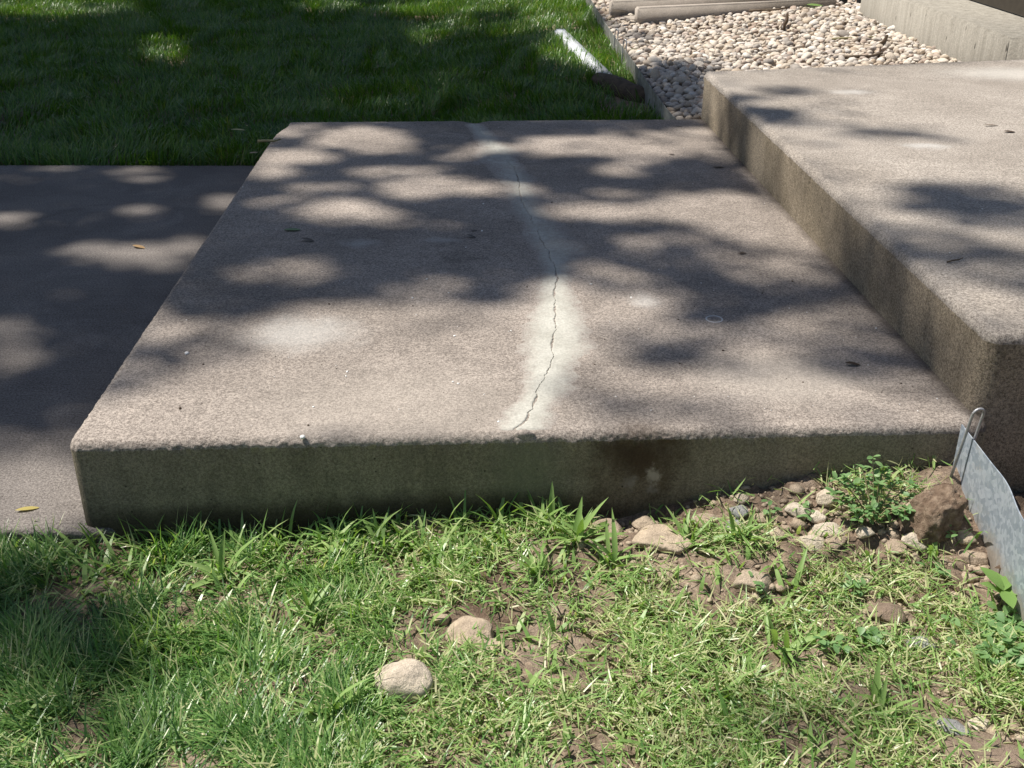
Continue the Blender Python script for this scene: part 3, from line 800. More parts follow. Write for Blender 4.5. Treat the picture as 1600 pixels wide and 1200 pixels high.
# clippings and straw lying on the soil
P, q = sample_front(120000)
right = sstep(380, 1000, q[:, 0])
nz = n2(P[:, 0], P[:, 1], 9, 12)
dens = (.2 + .8 * right) * (.12 + 1.05 * sstep(.34, .62, nz)) * (1 - .75 * bare(q)) * (1 - .75 * np.exp(-((face_y(P[:, 0]) - P[:, 1]) / .07) ** 2))
k = RNG.random(len(P)) < dens * .62
P, q = P[k], q[k]; n = len(P)
P[:, 2] += RNG.uniform(.001, .024, n)
L = RNG.uniform(.012, .055, n); W = RNG.uniform(.0014, .0038, n)
a0 = RNG.normal(1.35, .3, n); a1 = a0 + RNG.normal(.1, .6, n)
tint = np.clip(RNG.normal(.43, .17, n), 0, .9); tint[RNG.random(n) < .31] *= .25
V, F, A = join([blades(P, RNG.uniform(0, 6.28, n), L, W, a0, a1, tint, 3, roll=RNG.normal(0, .5, n))])
tag(mesh_obj('grass_clippings', V, F, M_GRASS, tint=A), 'dry pale clippings and straw strewn over the soil', kind='stuff')
# tiny crumbs of soil
def crumbs(name, P, size, mat, label, sub=1):
    bm = bmesh.new(); bmesh.ops.create_icosphere(bm, subdivisions=sub, radius=1)
    bv = np.array([v.co[:] for v in bm.verts]); bf = np.array([[v.index for v in f.verts] for f in bm.faces]); bm.free()
    n = len(P); m = len(bv)
    ang = RNG.uniform(0, 6.28, n); ca, sa = np.cos(ang), np.sin(ang)
    sc = size[:, None, None] * np.stack([RNG.uniform(.75, 1.35, n), RNG.uniform(.7, 1.1, n), RNG.uniform(.45, .8, n)], 1)[:, None, :]
    ph = RNG.uniform(0, 6.28, (n, 1, 3)); fq = RNG.uniform(1.5, 3, (n, 1, 3))
    B = bv[None] * (1 + .18 * np.sin(bv[None] * fq + ph).sum(2, keepdims=True)) * sc
    til = RNG.normal(0, .35, (n, 1)); 
    z2 = B[:, :, 2] * np.cos(til) - B[:, :, 0] * np.sin(til); x2 = B[:, :, 2] * np.sin(til) + B[:, :, 0] * np.cos(til)
    B = np.stack([x2 * ca[:, None] - B[:, :, 1] * sa[:, None], x2 * sa[:, None] + B[:, :, 1] * ca[:, None], z2], 2)
    V = (B + P[:, None, :]).reshape(-1, 3); F = (bf[None] + (np.arange(n) * m)[:, None, None]).reshape(-1, 3)
    o = mesh_obj(name, V, [F], mat, tint=np.repeat(RNG.random(n), m), smooth=True)
    return tag(o, label, kind='stuff')
P, q = sample_front(16000)
k = RNG.random(len(P)) < (.12 + .8 * bare(q)) * sstep(500, 1000, q[:, 0]) * sstep(-.15, .3, P[:, 0])
P = P[k]; P[:, 2] += .001
crumbs('soil_crumbs', P, np.minimum(RNG.gamma(1.6, .0028, len(P)) + .001, .016), M_DIRTY, 'small crumbs of earth and grit on the bare soil')

gq = RNG.uniform(0, 1, (420, 2)); gpx = np.column_stack([90 + gq[:, 0] * 1500, 150 + 520 * gq[:, 1] ** .7])
GP = []
for a_, b_ in gpx:
    p_ = at(a_, b_, H1)
    if inside(LAND_POLY, np.array([p_.x]), np.array([p_.y - .05]))[0] and p_.y > face_y(p_.x) + .03 and ((p_ - UFL).dot(Vector((-_fd.y, _fd.x, 0))) > .03): GP.append((p_.x, p_.y, H1 + .0004)); continue
    p_ = at(a_, b_, upper_z)
    if inside(UP_POLY, np.array([p_.x]), np.array([p_.y]))[0] and p_.y > UFL.y + .06 and ((p_ - UFL).dot(Vector((-_fd.y, _fd.x, 0))) < -.06): GP.append((p_.x, p_.y, upper_z(p_.x, p_.y) + .0004))
GP = np.array(GP); kk_ = RNG.random(len(GP)) < .5
crumbs('dark_grit', GP[kk_], np.minimum(RNG.gamma(1.4, .0007, kk_.sum()) + .0006, .004), M_BROWN, 'tiny dark crumbs of dirt and bark scattered over the slabs')
crumbs('pale_grit', GP[~kk_], np.minimum(RNG.gamma(1.5, .0007, (~kk_).sum()) + .0006, .004), M_CHIP, 'tiny pale grains scattered over the slabs')
# shaded lawn behind the slabs, banked up a little towards the gravel
def lawn_z(x, y): return -.02 + .115 * sstep(-1.3, .45, np.asarray(x, float) - .06 * (np.asarray(y, float) - 5))
n = 230000
yy = WB.y - .05 + (12.6 - WB.y) * RNG.random(n) ** 1.25; xx = RNG.uniform(-6.4, 1.6, n)
z0 = lawn_z(xx, yy) + (n2(xx, yy, 3, 2) - .5) * .03
P = np.column_stack([xx, yy, z0]); q = proj(P)
ex = np.interp(q[:, 1], [-200, 0, 75, 130, 182], [880, 925, 985, 1022, 1055])
yb = np.where(xx < LBL.x - .02, WB.y + .015, LBL.y + (xx - LBL.x) / (LBR.x - LBL.x) * (LBR.y - LBL.y) + .02)
bar = np.exp(-(((q[:, 0] - 1000) / 62) ** 4 + ((q[:, 1] - 162) / 24) ** 4))
k = (yy > yb) & (q[:, 0] < ex - 4) & (q[:, 0] > -160) & (q[:, 1] > -60) & (RNG.random(n) > bar * .93)
P, xx, yy = P[k], xx[k], yy[k]; n = len(P)
cl_n = n2(xx, yy, 5, 9)
hd = n2(xx, yy, 2.0, 8) * 16 + RNG.normal(0, .9, n)
L = RNG.uniform(.05, .115, n) * (.7 + .6 * cl_n); W = RNG.uniform(.0035, .0065, n)
a0 = np.abs(RNG.normal(.35, .25, n)); a1 = a0 + RNG.uniform(.2, 1.3, n)
tint = np.clip(RNG.normal(.6, .2, n) - .3 * (cl_n - .5), 0, 1); tint[RNG.random(n) < .04] = .05
V, F, A = join([blades(P, hd, L, W, a0, a1, tint, 3)])
tag(mesh_obj('lawn', V, F, M_LAWN, tint=A), 'thick dark green lawn grass in tree shade behind the slabs', kind='stuff')
lx = np.concatenate([[-14], np.linspace(-3, 1.9, 50)]); ly = np.concatenate([np.linspace(WB.y - .5, 12, 60), [22]])
LX, LY = np.meshgrid(lx, ly); LZ = lawn_z(LX, LY) - .012 + (n2(LX, LY, 9, 2) - .5) * .02
LZ = np.where((LX > LBL.x - .1) & (LY < LBR.y - .05) | (LY < WB.y), -.06, LZ)
idx = np.arange(LX.size).reshape(LX.shape)
lb = mesh_obj('lawn_soil', np.stack([LX, LY, LZ], -1).reshape(-1, 3), [np.stack([idx[:-1, :-1], idx[:-1, 1:], idx[1:, 1:], idx[1:, :-1]], -1).reshape(-1, 4)], M_SOIL, smooth=True)
tag(lb, 'dark earth under the lawn', kind='structure')

# ------------------------------------------------------------------ gravel bed
GRAV = H1 - .045
def gz(x, y): return GRAV + .03 * float(n2(x, y, 1.3, 3)) + .05 * float(sstep(1.2, 2.4, x))
edge_px = [(912, -14), (925, 2), (950, 42), (985, 90), (1005, 118), (1022, 143), (1038, 165), (1057, 186)]
EDGE_TOP = GRAV + .045
edge = [at(x, y, EDGE_TOP) for x, y in edge_px]
edge = [edge[0] + (edge[0] - edge[1]) * 3] + edge
ey = np.array([e.y for e in edge])[::-1]; exx = np.array([e.x for e in edge])[::-1]
WALLX0 = at_y(1400, 30, 6.4)
w_near = at(1577, 59, .45); w_far = at(1417, 0, .45)
wdir = (w_far - w_near).normalized()
def wall_x(y): return w_near.x + (y - w_near.y) / (w_far.y - w_near.y) * (w_far.x - w_near.x)
ub_y = lambda x: UBL.y + (x - UBL.x) / (UBR.x - UBL.x) * (UBR.y - UBL.y)
def grav_top(px_, py_): return at(px_, py_, gz)
# gravel base sheet
gx = [(np.interp(y, ey, exx) + .012, y) for y in np.linspace(4.9, 12.5, 24)]
V = []; 
for x, y in gx: V += [(x, y, GRAV - .055), (wall_x(y) + .05, y, GRAV - .015)]
F = [[2 * i, 2 * i + 1, 2 * i + 3, 2 * i + 2] for i in range(len(gx) - 1)]
tag(mesh_obj('gravel_bed', V, [F], M_SOIL), 'earth under the gravel', kind='structure')
SPL = []                             # footprint of the splash block, filled below
cand = []
tries = 0
cell = {}
def free(x, y, r):
    ci, cj = int(x / .07), int(y / .07)
    for a in range(-1, 2):
        for b in range(-1, 2):
            for (u, v, w) in cell.get((ci + a, cj + b), ()):
                if (u - x) ** 2 + (v - y) ** 2 < (.80 * (r + w)) ** 2: return False
    cell.setdefault((ci, cj), []).append((x, y, r)); return True
sb0, sb1 = at(997, 33, GRAV + .03), at(1306, 18, GRAV + .03)      # front rim of the splash block
rr = random.Random(5)
while tries < 60000:
    tries += 1
    y = 4.95 + (11.8 - 4.95) * rr.random() ** 1.2; x = rr.uniform(.5, 3.0)
    lim = np.interp(y, ey, exx)
    if x < lim + .025 or x > wall_x(y) - .0: continue
    if x < UBL.x and y < LBR.y + .05: continue
    if x >= UBL.x - .03 and y < ub_y(x) + .02: continue
    pxy = proj([(x, y, GRAV)])[0]
    if not (860 < pxy[0] < 1660) or pxy[1] < -45: continue
    r = rr.choice((rr.uniform(.014, .026), rr.uniform(.018, .036))) * (1 if y < 8 else 1.05)
    if not free(x, y, r): continue
    cand.append((x, y, r))
cand.sort(key=lambda c: c[1])
print('gravel stones', len(cand))
river_meshes = []
for i in range(10):
    o = lump('river_stone_proto', (0, 0, 0), (1.16, .92, .64), M_RIVER, i + 3, 2, .26, 1.2, facet=.5)
    river_meshes.append(o.data); bpy.data.objects.remove(o)
nshow = 0; rest_P = []; rest_r = []
blockers = lambda q: False
for x, y, r in cand:
    z = gz(x, y) + rr.uniform(-.012, .006)
    q = proj([(x, y, z + r * .5)])[0]
    vis = 955 < q[0] < 1610 and q[1] > 2
    if x > UBL.x and y < ub_y(x) + .5:           # hidden behind the step's back edge
        zt = upper_z(x, ub_y(x)); e = proj([(x * ub_y(x) / y, ub_y(x), zt)])[0]
        if q[1] > e[1] - 3: vis = False
    if x < UBL.x and q[1] > 181: vis = False
    if vis and nshow < 290:
        o = bpy.data.objects.new('river_stone', rr.choice(river_meshes)); link(o)
        o.location = (x, y, z); o.scale = (r, r, r); o.rotation_euler = (rr.gauss(0, .3), rr.gauss(0, .3), rr.uniform(0, 6.28))
        tag(o, 'smooth pale tan river stone in the gravel bed beside the step', 'river stone', 'river stones of the gravel bed'); nshow += 1
    else:
        rest_P.append((x, y, z)); rest_r.append(r)
rest_P = np.array(rest_P); rest_r = np.array(rest_r)
nb = 2600                              # a lower layer that fills the gaps
bx = RNG.uniform(.5, 3, nb * 3); by = RNG.uniform(4.95, 11.5, nb * 3)
okb = (bx > np.interp(by, ey, exx) + .03) & (bx < 2.9) & ~((bx < UBL.x) & (by < LBR.y + .05)) & ~((bx >= UBL.x - .03) & (by < ub_y(bx) + .03))
BP = np.column_stack([bx, by, np.array([gz(a, b) - .028 for a, b in zip(bx, by)])])[okb]
crumbs('gravel', np.concatenate([rest_P, BP]), np.concatenate([rest_r, RNG.uniform(.018, .03, len(BP))]), M_RIVER, 'bed of pale tan rounded river gravel along the house wall', sub=2)

# metal strip between lawn and gravel
def strip(name, top, zt, zb, th, mat, parent=None):
    bm = bmesh.new(); rows = []
    for i, p in enumerate(top):
        t = (top[min(i + 1, len(top) - 1)] - top[max(i - 1, 0)]); t.z = 0; t.normalize(); nn = Vector((t.y, -t.x, 0)) * th / 2
        a = p + nn; b = p - nn
        rows.append([bm.verts.new((a.x, a.y, zt(p))), bm.verts.new((b.x, b.y, zt(p))), bm.verts.new((b.x, b.y, zb)), bm.verts.new((a.x, a.y, zb))])
    for A, B in zip(rows, rows[1:]):
        for k in range(4): bm.faces.new((A[k], A[(k + 1) % 4], B[(k + 1) % 4], B[k]))
    bm.faces.new(rows[0][::-1]); bm.faces.new(rows[-1])
    bmesh.ops.recalc_face_normals(bm, faces=bm.faces)
    return bm_obj(name, bm, mat, parent, False)
def densify(pts, n=6):
    out = []
    for i in range(len(pts) - 1):
        p0, p1, p2, p3 = pts[max(i - 1, 0)], pts[i], pts[i + 1], pts[min(i + 2, len(pts) - 1)]
        for k in range(n):
            t = k / n
            out.append(.5 * ((2 * p1) + (p2 - p0) * t + (2 * p0 - 5 * p1 + 4 * p2 - p3) * t * t + (3 * p1 - p0 - 3 * p2 + p3) * t ** 3))
    return out + [pts[-1]]
be = empty('metal_edging', edge[4].xy.to_3d(), 'long curved metal edging strip between shaded lawn and gravel bed', 'edging')
strip('strip', densify(edge), lambda p: EDGE_TOP + .004 * mnoise.noise((p.y * 3, 0, 0)), -.05, .003, M_SHADESTEEL, be)
def hairpin(name, top, legdirs, leg, r, label, group=None):
    """wire stake: two legs joined by a tight loop; top = loop centre, legdirs = half gap vector"""
    g_ = Vector(legdirs); w = g_.length; u = g_.normalized(); d = Vector(leg)
    pts = [top - g_ + d]
    pts.append(top - g_ + d * .5)
    for k in range(11):
        t = math.pi * k / 10; pts.append(top - u * w * math.cos(t) - d.normalized() * w * math.sin(t) * 1.1)
    pts += [top + g_ + d * .5, top + g_ + d]
    o = bm_obj(name, tube(pts, r, 8), M_WIRE)
    return tag(o, label, 'stake', group)
for (px_, py_, lab) in ((983, 60, 'bent wire hairpin stake on the back edging, nearer one'), (964, 43, 'bent wire hairpin stake on the back edging, farther one')):
    p = at(px_, py_ + 5, EDGE_TOP + .05)
    yy_ = p.y; p = Vector((np.interp(yy_, ey, exx), yy_, EDGE_TOP + .045))
    hairpin('edging_stake', p, (.009, -.012, 0), (-.012, -.02, -.26), .004, lab, 'wire stakes of the back edging')

# splash block: open trough, closed at its right end
sdir = (sb1 - sb0); slen = sdir.length; sdir.normalize(); sper = Vector((-sdir.y, sdir.x, 0))
spl = empty('splash_block', sb0.xy.to_3d(), 'long beige concrete splash block with raised rims lying on the gravel', 'splash block')
def rbox(name, a, b, w, z0_, z1_, mat, parent, r=.012):
    d = (b - a); d.z = 0; L_ = d.length; d.normalize(); p = Vector((-d.y, d.x, 0))
    bm = bmesh.new(); box(bm, (L_ / 2, w / 2, (z0_ + z1_) / 2), (L_, w, z1_ - z0_))
    bmesh.ops.bevel(bm, geom=[e for e in bm.edges], offset=r, segments=3, affect='EDGES')
    mtx = Matrix(((d.x, p.x, 0, a.x), (d.y, p.y, 0, a.y), (0, 0, 1, 0), (0, 0, 0, 1)))
    bm.transform(mtx)
    return bm_obj(name, bm, mat, parent, True)
zb_ = GRAV - .03
bl = at(979, 14, GRAV + .15); br_ = at(1290, 3, GRAV + .15)
depth = .42
rbox('side_rim', sb0, sb1, .075, zb_, GRAV + .125, M_BLOCK, spl, .010)
b0 = sb0 + sper * depth - sdir * .03; b1 = sb1 + sper * depth
rbox('side_rim', b0, b1, .075, zb_, GRAV + .125, M_BLOCK, spl, .010)
rbox('end_rim', sb1 + sper * .06 - sdir * .065, sb1 + sper * (depth + .004) - sdir * .065, -.065, zb_, GRAV + .122, M_BLOCK, spl, .012)
rbox('floor', sb0 + sper * .05 + sdir * .03, sb1 + sper * .05 - sdir * .03, depth - .04, zb_, GRAV + .02, M_BLOCK, spl, .004)

# foundation wall on the right and the house wall above it
fw = empty('foundation_wall', w_near.xy.to_3d(), 'low grey concrete foundation wall beside the gravel bed', 'wall')
th_ = .33
L_ = (grav_top(1351, 22).xy - w_near.xy).length
print('wall', L_)
wn0 = w_near.xy.to_3d(); 
bm = bmesh.new(); wp = Vector((wdir.y, -wdir.x, 0))
box(bm, (L_ / 2, th_ / 2 + .6, .175), (L_, th_ + 1.2, .55))
bmesh.ops.bevel(bm, geom=[e for e in bm.edges], offset=.012, segments=3, affect='EDGES')
bm.transform(Matrix(((wdir.x, wp.x, 0, wn0.x), (wdir.y, wp.y, 0, wn0.y), (0, 0, 1, 0), (0, 0, 0, 1))))
bm_obj('wall', bm, M_WALL, fw)
house = empty('house_wall', wn0 + wp * (th_ + .05), 'dark brown house wall rising behind the foundation wall', 'house')
for i in range(14):                     # lapped boards
    bm = bmesh.new(); box(bm, (L_ / 2 + 1.2, th_ + .06 + .02, .56 + .2 * i), (L_ + 1.8, .022, .205))
    bmesh.ops.rotate(bm, verts=bm.verts, cent=(0, th_ + .07, .46 + .2 * i), matrix=Matrix.Rotation(-.06, 3, 'X'))
    bm.transform(Matrix(((wdir.x, wp.x, 0, wn0.x), (wdir.y, wp.y, 0, wn0.y), (0, 0, 1, 0), (0, 0, 0, 1))))
    bm_obj('board', bm, M_SIDING, house, False)
bm = bmesh.new(); box(bm, (L_ / 2 + .2, th_ - .30, 3.3), (L_ + .4, 2.0, .12))
bm.transform(Matrix(((wdir.x, wp.x, 0, wn0.x), (wdir.y, wp.y, 0, wn0.y), (0, 0, 1, 0), (0, 0, 0, 1))))
# (eave kept short so that the gravel stays in sun)
bm.free()

# downspout by the wall, black drain elbow
p = at(1332, 16, GRAV)
dn = empty('drain_pipes', p.xy.to_3d(), 'two black plastic pipes standing in the gravel by the foundation wall', 'pipe')
for dx, dy in ((-.07, .05), (.06, .0)):
    a = Vector((p.x + dx, p.y + dy, GRAV - .05))
    bm_obj('pipe', tube([a, a + Vector((0, 0, .12)), a + Vector((.015, .02, .25)), a + Vector((.02, .03, .9))], .035, 12), M_BLACK, dn)

# white pipe in the lawn and its muddy end
A0, A1, A2, A3 = at(866, 46, .15), at(941, 118, .16), at(985, 141, .13), at(1024, 152, .12)
dp = empty('drain_extension', A0.xy.to_3d(), 'white rectangular downspout lying in the lawn with a dark muddy end', 'downspout')
rbox('spout', A0, A1, .085, .07, .155, M_PIPE, dp, .012)
bm_obj('muddy_end', tube([A1 + Vector((-.02, .05, -.045)), A1.lerp(A2, .3) + Vector((0, .03, -.04)), A1.lerp(A2, .6) + Vector((0, .03, -.035)), A2 + Vector((0, .02, -.03)), A2.lerp(A3, .5) + Vector((0, .02, -.035)), A3 + Vector((.03, .0, -.05))], [.055, .066, .07, .066, .066, .06], 12), M_MUD, dp)

# ------------------------------------------------------------------ front edging strip and its stake
def at_x(px_, py_, x):
    r = ray(px_, py_); t = x / r.x
    return Vector((x, r.y * t, CAM_H + r.z * t))
S0 = at_x(1503, 663, .955)
fe_pts = [at(x, y, S0.z - .004 * i) for i, (x, y) in enumerate([(1503, 663), (1545, 718), (1574, 756)])]
fe_pts.append(at(1599, 812, S0.z - .014))
for i, y in enumerate((1.52, 1.38, 1.2)): fe_pts.append(Vector((fe_pts[3].x + .002 * i, y, S0.z - .016 - .004 * i)))
fe = empty('metal_edging', fe_pts[1].xy.to_3d(), 'bare galvanized metal edging strip standing at the right corner of the landing', 'edging')
ztop = {}
dens_pts = densify(fe_pts, 8)
strip('strip', dens_pts, lambda p: p.z, .0, .0022, M_GALV, fe)
print('front strip', [tuple(round(c, 3) for c in p) for p in fe_pts])
# hairpin straddles the strip
ctr = at(1531, 652, S0.z + .045)
k1 = at(1490, 752, S0.z - .09)
tp = fe_pts[0].lerp(fe_pts[1], .42)
tp = Vector((tp.x, tp.y, S0.z + .055))
hp = hairpin('edging_stake', tp + Vector((.0, 0, 0)), (.012, .002, 0), (-.012, .02, -.19), .0032, 'grey wire hairpin stake hooked over the metal strip at the landing corner')

# ------------------------------------------------------------------ stones, clods
def stone(px_, py_, w_px, h_ratio, mat, label, seed, name='stone', cat='stone', amp=.2, facet=.35, fine=.03, rotz=None, sub=4, sink=.3, depth=.8, group=None):
    p = gp(px_, py_); sc = (at(px_ + w_px / 2, py_, p.z) - at(px_ - w_px / 2, py_, p.z)).length / 2
    hz = sc * h_ratio
    p.z = float(rough_ground(p.x, p.y)) + hz * (1 - 2 * sink)
    o = lump(name, p, (sc, sc * depth, hz), mat, seed, sub, amp, 1.3, (0, 0, rotz if rotz is not None else random.uniform(-.4, .4)), None, facet, fine)
    return tag(o, label, cat, group)
stone(633, 1080, 98, .62, M_FIELD, 'large rounded tan stone lying on the grass in the foreground', 2, amp=.16, facet=.45, sink=.16, depth=.72, fine=.09)
stone(735, 995, 86, .40, M_DIRTY, 'half buried flat tan stone behind the large rounded one', 5, amp=.35, facet=.6, sink=.3, fine=.12)
ST = [
 (952, 822, 58, .5, M_DIRTY, 'dusty brown stone left of the washed out hollow under the landing'),
 (1010, 800, 40, .5, M_DIRTY, 'dark earthy stone tucked under the landing edge above the hollow'),
 (1035, 850, 88, .2, M_DIRTY, 'broad flat brown stone sunk in the hollow below the stained face'),
 (1040, 897, 50, .45, M_DIRTY, 'dusty tan stone half buried below the hollow'),
 (1106, 808, 46, .55, M_DIRTY, 'tan stone behind the coarse grass at the landing edge'),
 (1152, 800, 30, .6, M_GREYST, 'dark grey pointed stone among the rubble at the landing edge'),
 (1148, 818, 34, .55, M_GREYST, 'pale grey rounded stone below the dark pointed one'),
 (1157, 780, 24, .7, M_FIELD, 'small upright tan stone close to the landing face'),
 (1190, 800, 40, .5, M_DIRTY, 'earthy stone in the middle of the rubble row'),
 (1212, 832, 36, .5, M_DIRTY, 'brown stone at the front of the rubble row'),
 (1250, 800, 40, .55, M_FIELD, 'pale tan stone left of the leafy weed'),
 (1290, 780, 34, .8, M_FIELD, 'blunt tan stone against the leafy weed'),
 (1278, 808, 30, .8, M_FIELD, 'tall tan stone leaning on the angular one'),
 (1294, 828, 52, .5, M_FIELD, 'angular tan stone with a flat top below the leafy weed'),
 (1268, 850, 46, .5, M_FIELD, 'low pale stone in front of the angular one'),
 (1305, 852, 40, .4, M_DIRTY, 'flat tan pebble right of the low pale stone'),
 (1350, 838, 34, .6, M_FIELD, 'pale stone under the front of the leafy weed'),
 (1398, 850, 44, .5, M_DIRTY, 'rough brown stone below the dirt clod'),
 (1430, 850, 40, .6, M_FIELD, 'tan stone at the foot of the dirt clod'),
 (1522, 870, 44, .5, M_DIRTY, 'brown stone against the galvanized strip'),
 (1510, 845, 30, .6, M_DIRTY, 'small stone in the gap between clod and galvanized strip'),
 (1175, 918, 62, .4, M_DIRTY, 'flat tan stone among the clippings below the rubble row'),
 (1385, 966, 64, .3, M_SLATE, 'flat brown stone plate lying among the clippings at right'),
 (1350, 905, 34, .5, M_FIELD, 'pale stone in the clippings under the weed'),
 (1335, 1090, 80, .16, M_SLATE, 'dark flat stone sunk in the shaded soil at lower right'),
 (1535, 1180, 150, .12, M_SLATE, 'big flat brown slab of rock in the bottom right corner'),
 (1490, 1135, 46, .4, M_GREYST, 'pale grey stone at the top of the brown rock slab'),
 (1530, 1128, 40, .4, M_FIELD, 'tan stone above the brown rock slab'),
 (1440, 915, 40, .45, M_DIRTY, 'earthy stone in front of the dirt clod'),
 (555, 1040, 44, .4, M_DIRTY, 'crumb of brown earth in the grass left of the tan stones'),
 (290, 1100, 56, .25, M_DIRTY, 'bare brown lump of earth in the left grass'),
 (690, 968, 32, .5, M_DIRTY, 'small earthy lump left of the half buried stone'),
 (775, 1010, 34, .5, M_DIRTY, 'small dark lump right of the half buried stone'),
 (1440, 1010, 40, .5, M_GREYST, 'grey stone hidden in the clover at right'),
 (1090, 985, 44, .3, M_DIRTY, 'thin flat stone in the middle of the clippings'),
 (1575, 880, 30, .5, M_DIRTY, 'earthy stone below the end of the galvanized strip'),
]
for i, (x, y, w, h, m_, lab) in enumerate(ST):
    stone(x, y, w, h, m_, lab, 11 + i * 1.7, amp=.22, facet=.8, sub=4, sink=.33 if h > .3 else .1, fine=.08)
for x, y, w, lab in ((1193, 1047, 14, 'tiny white chip beside the broad grass tuft'), (968, 962, 12, 'tiny white chip in the middle grass'), (1335, 1072, 9, 'white speck on the dark flat stone')):
    stone(x, y, w, .6, M_CHIP, lab, x * .1, name='pebble', cat='pebble', sub=2, sink=-.4)
for x, y, w, lab in ((292, 553, 8, 'white grit grain on the left of the landing'), (473, 684, 8, 'pale pebble set on the front lip of the landing')):
    p = at(x, y, H1); o = lump('pebble', (p.x, p.y, H1 + .002), (w / FPX * 2.6 / 2, .006, .004), M_CHIP, x, 2)
    tag(o, lab, 'pebble')
# clod
p = gp(1463, 835)
p = gp(1461, 848)
bm = bmesh.new(); bmesh.ops.create_cube(bm, size=2)
bmesh.ops.subdivide_edges(bm, edges=bm.edges[:], cuts=22, use_grid_fill=True)
for v in bm.verts:
    d = v.co.copy(); m3 = (abs(d.x) ** 5 + abs(d.y) ** 5 + abs(d.z) ** 5) ** .2
    d = d / m3
    tp = 1 - .16 * d.z
    d = Vector((d.x * tp + .18 * d.z, d.y * tp, d.z + .16 * d.x))
    k = 1 + .13 * mnoise.noise(d * 1.6) + .10 * mnoise.noise(d * 3.7) + .055 * mnoise.noise(d * 8) + .035 * mnoise.noise(d * 18)
    v.co = Vector((d.x * .046, d.y * .042, d.z * .053)) * k
cl_o = bm_obj('dirt_clod', bm, M_CLOD); cl_o.location = (p.x, p.y + .035, p.z + .042); cl_o.rotation_euler = (.15, .1, .45)
tag(cl_o, 'upturned block of dry brown dirt leaning on the galvanized strip', 'dirt clod')

# ------------------------------------------------------------------ plants
def leaf_mesh(name, mat, outline_pts, bend=.25, fold=.12):
    """leaf along +X, base at the origin, unit length"""
    bm = bmesh.new(); rows = []
    for (t, w) in outline_pts:
        z = -bend * t * t
        rows.append([bm.verts.new((t, -w, z + fold * w)), bm.verts.new((t, 0, z)), bm.verts.new((t, w, z + fold * w))])
    for A, B in zip(rows, rows[1:]):
        for j in range(2): bm.faces.new((A[j], B[j], B[j + 1], A[j + 1]))
    bmesh.ops.remove_doubles(bm, verts=bm.verts, dist=1e-5)
    me = bpy.data.meshes.new(name); bm.to_mesh(me); bm.free(); me.materials.append(mat)
    for q_ in me.polygons: q_.use_smooth = True
    return me
BLADE = [leaf_mesh('blade', M_BROAD, [(0, .03), (.15, .055), (.35, .07), (.6, .062), (.85, .03), (1, .001)], b, .35) for b in (.1, .35, .6)]
OVAL = leaf_mesh('leaf', M_WEED, [(0, .01), (.15, .16), (.4, .27), (.7, .25), (.92, .12), (1, .01)], .2, .2)
BIG = leaf_mesh('leaf', M_SEEDLING, [(0, .03), (.15, .14), (.4, .25), (.65, .24), (.85, .13), (1, .005)], .25, .25)
HEART = leaf_mesh('leaf', M_WEED, [(0, .01), (.25, .22), (.6, .42), (.9, .36), (1, .2)], .1, .25)
def put_leaf(me, name, parent, off, length, az, el, roll=0, wid=1):
    o = bpy.data.objects.new(name, me); link(o); o.parent = parent; o.location = off
    o.scale = (length, length * wid, length)
    o.rotation_euler = (Matrix.Rotation(az, 3, 'Z') @ Matrix.Rotation(-el, 3, 'Y') @ Matrix.Rotation(roll, 3, 'X')).to_euler()
    return o
R = random.Random(21)
TUFTS = [
 (290, 832, .088, 5, 'tall light green blade tuft at the left end of the landing face'),
 (350, 836, .05, 6, 'short coarse grass tuft just right of the tallest left tuft'),
 (432, 826, .055, 5, 'broad two leaved grass shoot under the left half of the landing face'),
 (560, 826, .06, 7, 'thin arching grass tuft at the dark gap under the landing'),
 (630, 842, .05, 7, 'low coarse tuft in front of the dark gap'),
 (715, 820, .055, 8, 'coarse green tuft left of the upright stalk'),
 (778, 812, .075, 7, 'upright coarse grass stalk below the mortar patch'),
 (845, 822, .065, 9, 'dense coarse tuft right of the upright stalk'),
 (905, 850, .085, 10, 'largest dark green coarse tuft left of the hollow'),
 (945, 880, .07, 7, 'leaning coarse tuft at the left rim of the hollow'),
 (1080, 850, .075, 7, 'arching coarse tuft at the right rim of the hollow'),
 (1085, 812, .05, 6, 'shaded tuft bending under the landing edge'),
 (1160, 848, .06, 9, 'bright spreading coarse tuft in front of the rubble'),
 (1215, 1012, .075, 7, 'broad leaved tuft pointing up in the right clippings'),
 (1130, 1092, .07, 5, 'wide flat leaved tuft near the bottom right shade'),
 (1240, 925, .055, 5, 'coarse tuft below the rubble row at right'),
 (345, 905, .075, 8, 'leaning broad bladed tuft in the left grass'),
 (480, 960, .06, 7, 'coarse tuft in the middle of the left grass'),
 (835, 900, .06, 8, 'coarse tuft a little in front of the dense one'),
 (660, 905, .05, 7, 'short coarse tuft above the half buried stone'),
 (520, 1120, .07, 8, 'fine coarse tuft left below the large stone'),
 (1455, 870, .045, 6, 'thin pale tuft at the foot of the dirt clod'),
 (1370, 1110, .06, 8, 'dark tuft beside the sunken flat stone'),
 (40, 838, .04, 6, 'short tuft at the edge of the walkway, far left'),
 (155, 838, .05, 6, 'short tuft at the corner of walkway and landing'),
]
